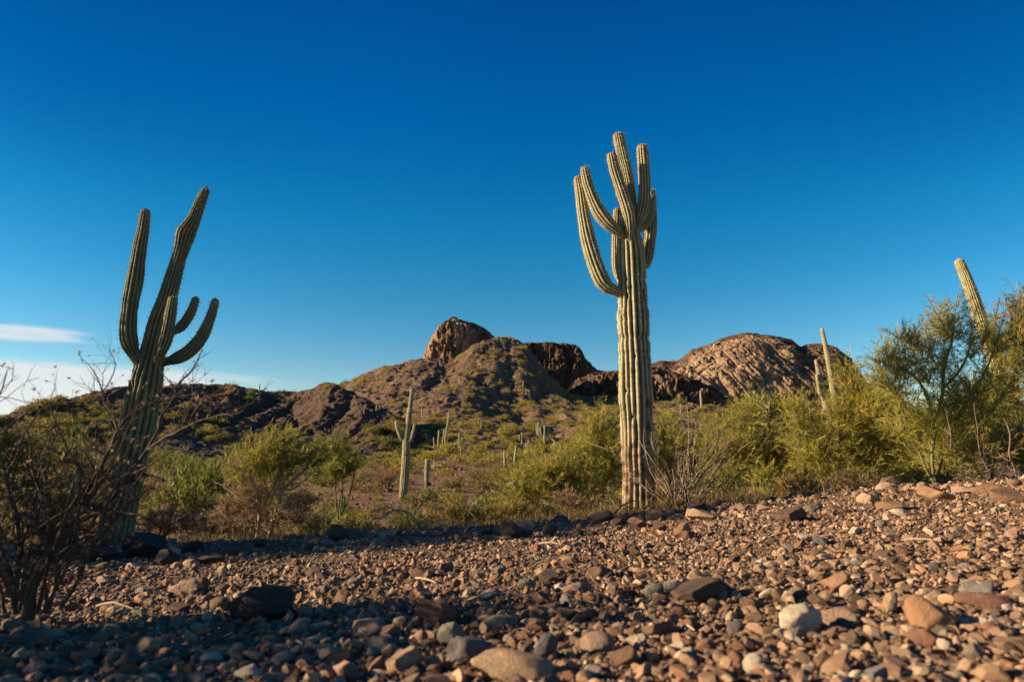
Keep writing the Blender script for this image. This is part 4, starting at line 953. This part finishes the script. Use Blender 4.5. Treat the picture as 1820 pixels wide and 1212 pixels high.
for k in range(12):              # thin wands of the bare shrub
    b0, a = rng.uniform(10, 110), rng.uniform(-.35, .75); L = rng.uniform(170, 330); dy = rng.uniform(-.35, .4)
    THIN.append([(b0, 1085, 4, dy * .3), (b0 + a * L * .35, 1080 - L * .45, 3, dy * .6), (b0 + a * L * .75 + rng.normal() * 8, 1075 - L * .8, 2, dy), (b0 + a * L + rng.normal() * 12, 1070 - L * 1.1, .9, dy)])
bare('bare_shrub', 'blurred leafless grey-brown shrub in the left foreground', YB0, (62, 1092), [
    [(50, 1100, 13), (58, 1046, 11.5), (78, 1008, 10.5), (93, 977, 9.5), (108, 958, 9), (122, 940, 8), (146, 918, 7.5), (174, 901, 7), (198, 887, 6.5), (215, 864, 6), (238, 831, 5), (264, 798, 4), (274, 772, 3.5), (297, 725, 2.6, .1), (320, 682, 2.2, .15), (343, 653, 1.8, .2), (363, 622, 1, .2)],
    [(264, 798, 3), (297, 775, 2.6, -.1), (346, 752, 2.2, -.2), (396, 742, 1.8, -.25), (429, 725, 1.4, -.3), (441, 708, .8, -.3)],
    [(140, 922, 6), (145, 905, 5.6), (158, 874, 5), (178, 831, 4.4), (198, 795, 3.8), (211, 762, 3.2, .1), (231, 739, 2.6, .15), (274, 715, 2, .2), (327, 699, 1.2, .25), (350, 680, .7, .25)],
    [(205, 775, 2.8, .1), (204, 750, 2.4, .15), (198, 732, 2.2, .2), (190, 715, 2, .2), (183, 696, 1.8, .2), (178, 680, 1.4, .2), (165, 656, 1, .2), (146, 640, .5, .2)],
    [(183, 696, 1.6, .2), (197, 672, 1.3, .25), (205, 645, 1, .25), (192, 622, .6, .25)],
    [(93, 977, 8), (80, 962, 7), (66, 930, 6), (50, 918, 5), (33, 913, 4.6), (18, 890, 4), (10, 850, 3.2), (0, 820, 2.4), (-10, 780, 1.5)],
    [(78, 1008, 7), (88, 965, 6, .15), (84, 925, 5, .2), (74, 885, 4.2, .25), (66, 855, 3.4, .25), (56, 815, 2.6, .25), (60, 790, 2, .25), (52, 760, 1, .25)],
    [(30, 1090, 8, .2), (32, 1000, 6.5, .2), (30, 930, 5.5, .2), (20, 880, 4.4, .2), (22, 830, 3.4, .2), (36, 790, 2.4, .2), (44, 770, 2, .2), (66, 740, 1.4, .2), (92, 708, .8, .2)],
    [(108, 958, 5, -.15), (126, 905, 4, -.2), (146, 850, 3.2, -.25), (142, 828, 2.8, -.25), (116, 791, 2.2, -.25), (96, 749, 1.6, -.25), (88, 712, 1.1, -.25), (101, 690, .6, -.25)],
    [(20, 1060, 6, -.25), (-10, 960, 5, -.3), (-30, 860, 4, -.3), (-20, 760, 2.6, -.3), (0, 690, 1.6, -.3), (14, 660, .7, -.3)],
    [(146, 918, 4, -.1), (190, 915, 3.4, -.2), (235, 912, 2.6, -.25), (262, 930, 1.6, -.3)]] + THIN,
    5, (.07, .05, .035), 22, (.08, .34), sub=3, buds=True, k=8)  # bark colour darkened to stand in for the shade on this shrub
rng = np.random.default_rng(6)
lim = []
for k in range(34):              # fan of thin upright stems
    a = rng.normal() * .42; L = rng.uniform(90, 175) * (1 - .25 * abs(a)); b0 = rng.uniform(1192, 1236)
    lim.append([(b0, 915, 1.1, rng.uniform(-.3, .3)), (b0 + L * .4 * a, 912 - L * .42, .95, rng.uniform(-.4, .4)), (b0 + L * 1.0 * a + rng.normal() * 4, 908 - L * .82, .75, rng.uniform(-.5, .5)), (b0 + L * 1.25 * a + rng.normal() * 6, 905 - L, .45, rng.uniform(-.5, .5))])
lim += [[(1236, 905, 1.1), (1262, 872, 1), (1290, 856, .9), (1318, 852, .5)], [(1205, 905, 1), (1165, 850, .9), (1150, 800, .8), (1146, 760, .4)], [(1222, 900, 1.1), (1225, 820, 1), (1222, 760, .8), (1220, 716, .5)]]
bare('twiggy_shrub', 'grey leafless shrub of thin upright stems right of the tall sunlit saguaro', 10.6, (1214, 0, 0), lim, 7, (.23, .17, .115), 6.5, (.10, .32), up=.6, sub=2, k=4)
bare('dead_branch', 'arching bleached dead branch lying on the wash edge right of the dark upright boulder', 10.2, (740, 0, 0), [
    [(752, 948, 1.6), (744, 932, 1.6), (733, 918, 1.5), (722, 909, 1.4), (708, 905, 1.3), (697, 905, 1.2), (684, 914, 1), (672, 922, .7), (655, 935, .4)],
    [(733, 918, 1.2, .1), (722, 912, 1.1, .1), (708, 908, 1, .1), (690, 911, .8, .1), (676, 920, .5, .1)], [(697, 905, .9), (686, 898, .8), (672, 890, .6), (660, 884, .4)], [(728, 910, .9), (736, 905, .8), (745, 898, .6)], [(750, 946, 1.2), (757, 930, .8), (762, 915, .4)], [(680, 905, .7), (665, 907, .6), (648, 909, .35)]], 8, (.34, .275, .21), 9, (.06, .25), up=.25, sub=2, cat='branch')
bare('dead_branch', 'forked white dead branch standing left of the broad palo verde', 12.0, (850, 0, 0), [
    [(866, 918, 1.2), (858, 902, 1.2), (850, 893, 1.2), (842, 893, 1), (836, 905, .8), (832, 916, .6)], [(846, 893, 1), (852, 884, .8), (857, 876, .4)], [(844, 893, .9), (838, 886, .7), (834, 878, .4)]], 9, (.42, .36, .29), 5, (.06, .2), sub=1, cat='branch')
bare('dead_branch', 'tangle of grey dead branches under the right palo verdes', 10.5, (1750, 0, 0), [
    [(1800, 850, 1.8), (1780, 838, 1.6), (1755, 822, 1.4), (1720, 802, 1.1), (1680, 795, .6)], [(1806, 852, 2.2), (1802, 820, 2), (1795, 790, 1.6), (1790, 755, 1.2), (1784, 740, .6)], [(1795, 845, 1.5), (1765, 840, 1.3), (1730, 842, 1), (1690, 850, .5)],
    [(1770, 860, 1.3), (1745, 850, 1.2), (1720, 845, .9), (1700, 830, .5)], [(1760, 845, 1.2), (1740, 800, 1), (1738, 760, .8), (1730, 720, .5)], [(1690, 800, 1), (1688, 760, .9), (1684, 730, .5)]], 10, (.16, .12, .085), 9, (.1, .4), sub=2, cat='branch')
bare('dead_branch', 'dark bent stick rising from the crest left of the tall sunlit saguaro', 9.4, (1090, 0, 0), [[(1080, 922, 1.4), (1092, 908, 1.3), (1108, 897, 1.2), (1125, 890, 1), (1136, 889, .5)], [(1108, 897, .8), (1120, 902, .7), (1146, 902, .4)]], 12, (.10, .075, .055), 2, (.05, .15), sub=1, cat='branch')
bare('dead_branch', 'dark dry branch propped on the rocks left of the black boulder', 7.4, (150, 0, 0), [[(128, 1000, 2.4), (150, 985, 2.2), (180, 968, 1.8), (205, 955, 1)]], 13, (.08, .06, .045), 2, (.05, .15), sub=1, cat='branch')
# prickly pear clump beyond the leaning saguaro
rng = np.random.default_rng(14); g = on_ground(312, 24.0); m = pxm(24.0)
t = thing('prickly_pear', 'clump of grey-green prickly pear pads right of the leaning saguaro', 'cactus', g); v0, f0 = ICO[2]
zt = at(312, 835, 24.0)[2] - g[2]
for k in range(22):
    mb = MB(); Rm = rotz_y(rng, 1)[0]; c = np.array([rng.normal() * 9 * m, rng.normal() * 8 * m, rng.uniform(.15, 1.0) * max(zt, .4)])
    mb.add((v0 * np.array([3.2, .8, 4.4]) * m * rng.uniform(.7, 1.2)) @ Rm.T + c, tris=f0, col=np.array([.15, .17, .085]) * rng.uniform(.8, 1.3)); mb.build('pad', m_cactus, t)

# ---- dry grass of the wash
rng = np.random.default_rng(88); mb = MB()
N = 9000; Yd = 9.2 * (80 / 9.2) ** rng.random(N); q = rng.uniform(-.85, .45, N)
x = q * Yd; ok = (Yd > crest_Y(q) + .9) & (vnoise(np.stack([x * .35, Yd * .35, 0 * x], -1), 5) > -.25)
x, Yd = x[ok], Yd[ok]; z = zg(x, Yd)
nbl = 9
P = np.repeat(np.stack([x, Yd, z], -1), nbl, 0) + rng.normal(size=(len(x) * nbl, 3)) * [.07, .07, 0]
D = np.array([0, 0, 1.0]) + rng.normal(size=P.shape) * .55
tc = np.repeat(np.concatenate([DRY, YB * .8])[rng.integers(0, 7, len(x))] * rng.uniform(.7, 1.2, (len(x), 1)), nbl, 0)
blades(mb, rng, P, D, np.repeat(rng.uniform(.08, .28, len(x)), nbl), .006 + .0006 * P[:, 1], tc)
tag(mb.build('dry_grass', m_leaf), 'dry brown grass and litter in the wash', kind='stuff')

# plant litter on the gravel
N = 2600; q = rng.uniform(-.9, .9, N); Yd = 1.6 * (9.0 / 1.6) ** rng.random(N); x = q * Yd; D = rng.normal(size=(N, 3)) * [1, 1, .12]; mb = MB()
blades(mb, rng, np.stack([x, Yd, zg(x, Yd) + .012], -1), D, rng.uniform(.03, .12, N), .0035, DRY[rng.integers(0, 3, N)] * rng.uniform(.5, 1.1, (N, 1)))
tag(mb.build('plant_litter', m_leaf), 'dry straw and broken twigs caught in the gravel', kind='stuff')

# ---- shrubs dotted over flats and hills
def shrub_proto(seed, cols, n_cl, n_bl, bl, bw):
    rng = np.random.default_rng(seed); mb = MB()
    for _ in range(n_cl):
        w = unit(rng.normal(size=3)) * rng.random() ** .4; w[2] = abs(w[2]) * .9
        c = w * np.array([.9, .9, .8]) + [0, 0, .12]; d = unit(w + [0, 0, .5])
        P = c + rng.normal(size=(n_bl, 3)) * .16; D = d + rng.normal(size=(n_bl, 3)) * .55
        blades(mb, rng, P, D, bl * rng.uniform(.6, 1.4, n_bl), bw * rng.uniform(.7, 1.3, n_bl), cols[rng.integers(len(cols))] * rng.uniform(.65, 1.3, (n_bl, 1)))
    return mb
YS = YG * [.82, .78, .95]
HC = [YS[:4], YS, OLIVE, np.concatenate([YS[:2], YB[:2]]), np.concatenate([DRY, YB[3:]])]
fine = [shrub_proto(200 + k, HC[k % 5], 60, 26, .26, .032).mesh('shrub', m_leaf) for k in range(8)]
coarse = [shrub_proto(220 + k, HC[k % 5], 26, 12, .34, .085) for k in range(8)]
cmesh = [c.mesh('shrub', m_leaf) for c in coarse]
rng = np.random.default_rng(99)
def put_shrub(P, r, k, near, label, group):
    o = bpy.data.objects.new('shrub', (fine if near else cmesh)[k]); COL.objects.link(o)
    o.location = (P[0], P[1], P[2] - .05 * r); o.scale = (r, r, r * rng.uniform(.7, 1.05)); o.rotation_euler = (0, 0, rng.uniform(0, 6.28))
    tag(o, label, 'shrub', group)
# on the flats between wash and hills
n = 0
while n < 95:
    left = n < 62
    u = rng.uniform(-20, 640) if left else rng.uniform(640, 1340); Y_ = 24 * (84 / 24) ** rng.random() if left else 42 * (84 / 42) ** rng.random()
    if left and 430 < u and Y_ < 45: continue
    g = on_ground(u, Y_)
    if 700 < u < 860 and Y_ < 60: continue
    k = int(rng.choice([2, 2, 7, 4])) if left else int(rng.choice([0, 1, 3, 5, 4]))  # left shrubs take darker colour sets, standing in for shade and lens falloff
    put_shrub(g, rng.uniform(.7, 1.5) * (1.15 if left else 1), k, Y_ < 60, 'shade-toned olive shrub on the dim flats below the left ridge' if left else 'yellow-green shrub on the sunny flats below the centre hill', 'shrubs on the left flats' if left else 'shrubs on the sunny flats'); n += 1
# on the hills: the larger-looking ones are objects of their own, the rest one scrub cover
cand = []
LAB = {'left_ridge_hill': 'small shrub growing on the dark slope of the left ridge', 'centre_hill': 'small yellow-green shrub dotting the lit slope of the centre hill', 'low_cliff_hill': 'small shrub on the scree by the low cliff', 'dome_mountain': 'small shrub on the scree below the dome mountain', 'butte': '', 'mesa': ''}
for nm, cntn, tmax in (('left_ridge_hill', 620, 1.0), ('centre_hill', 1900, 1.0), ('low_cliff_hill', 200, .55), ('dome_mountain', 420, .46), ('butte', 60, .6), ('mesa', 50, .6), ('dome_mountain', 50, 1.0)):
    h = HILLS[nm]; G, Nn, T = h['G'], h['N'], h['T']; got = 0; tr_ = 0
    while got < cntn and tr_ < cntn * 12:
        tr_ += 1
        i = rng.integers(2, h['nt'] - 1); j = rng.integers(0, G.shape[1])
        # rows crowd on steep ground: weight by true row spacing
        sp = np.linalg.norm(G[i + 1, j] - G[i, j]) if i + 1 < len(G) else 1
        if T[i, j] > tmax or Nn[i, j, 2] < .55: continue
        p = G[i, j]
        if fbm(p[None] * .03, 44, 2)[0] < rng.uniform(-.45, .4): continue
        r = np.clip(np.exp(rng.normal(-.12, .42)), .35, 2.2) * (1.0 if nm != 'left_ridge_hill' else .85) * (1 + .25 * (p[1] > 200))
        cand.append((r / p[1], p, r, nm)); got += 1
order = sorted(range(len(cand)), key=lambda i: -cand[i][0])
single = set(); n = 0
for i in order:
    if cand[i][3] in ('butte', 'mesa'): continue
    single.add(i); n += 1
    if n >= 185: break
mb = MB()
for i, (a, p, r, nm) in enumerate(cand):
    k = int(rng.choice([1, 2, 2, 4, 7])) if nm == 'left_ridge_hill' else int(rng.choice([0, 1, 3, 5, 6, 8 % 8]))
    if i in single: put_shrub(p, r, k, False, LAB[nm], 'shrubs on the ' + nm.replace('_', ' ').replace(' hill', '')); continue
    an = rng.uniform(0, 6.28); ca, sa = cos(an), sin(an)
    src = coarse[k]; V = np.concatenate(src.v); C = np.concatenate(src.c)
    if p[1] > 180:
        sel = np.repeat(rng.random(len(V) // 3) < .5, 3); V, C = V[sel], C[sel]; V = V * 1.0
    V = np.stack([V[:, 0] * ca - V[:, 1] * sa, V[:, 0] * sa + V[:, 1] * ca, V[:, 2] * .9], -1) * r + p
    mb.add(V, tris=np.arange(len(V)).reshape(-1, 3), col=C)
# low bursage and grass tussocks between the shrubs of the flats
N = 900; Yd = 16 * (100 / 16) ** rng.random(N); q = rng.uniform(-.85, .55, N)
for y_, q_ in zip(Yd, q):
    x_ = q_ * y_; p = np.array([x_, y_, float(zg(np.array([x_]), np.array([y_]))[0]) - .03])
    if -.2 < q_ < -.06 and y_ < 34 and rng.random() < .6: continue
    k = int(rng.choice([4, 4, 4, 7, 3, 2])) if q_ > -.25 else int(rng.choice([4, 4, 2, 7]))
    src = coarse[k]; V = np.concatenate(src.v); C = np.concatenate(src.c); an = rng.uniform(0, 6.28); r = rng.uniform(.18, .5) * (1 + y_ / 90)
    V = np.stack([V[:, 0] * cos(an) - V[:, 1] * sin(an), V[:, 0] * sin(an) + V[:, 1] * cos(an), V[:, 2] * .8], -1) * r + p
    mb.add(V, tris=np.arange(len(V)).reshape(-1, 3), col=C)
tag(mb.build('desert_scrub', m_leaf), 'low scrub speckling the flats and far hillsides', kind='stuff')
# ---- trees just outside the frame on the left whose shade lies on the slope
for k, (x_, y_, h, lab) in enumerate([(-11.0, 8.4, 4.4, 'palo verde outside the left edge shading the crest'), (-17.5, 13.0, 5.2, 'palo verde outside the left edge shading the wash'), (-3.3, 2.5, 1.05, 'low brush outside the lower left corner'), (-4.7, 1.9, 1.35, 'palo verde outside the left edge shading the bare shrub'), (-9.0, 6.3, 2.9, 'palo verde outside the left edge between crest and bare shrub')]):
    z_ = float(zg(np.array([x_]), np.array([y_]))[0]); t = thing('palo_verde_tree' if k != 2 else 'shrub', lab, 'tree' if k != 2 else 'shrub', (x_, y_, z_))
    rg = np.random.default_rng(300 + k); mbt, mbf = MB(), MB()
    for _ in range(130 if k != 2 else 70):
        w = unit(rg.normal(size=3)) * rg.random() ** .4; c = np.array([0, 0, h * .62]) + w * np.array([h * .62, h * .40, h * .38])
        tube(mbt, [[0, 0, 0], c * [.4, .4, .55] + rg.normal(size=3) * .1 * h * .3, c], np.array([.02, .013, .006]) * h / 1.5, 4, (.15, .14, .07))
        spray(mbt, mbf, rg, c, unit(w + [0, 0, .4]), 5, 18, .16 * h, .055 * h, .007 * h, YG[1:], (.15, .12, .06), .0025 * h)
    mbt.build('trunk', m_bark, t); mbf.build('crown', m_leaf, t)
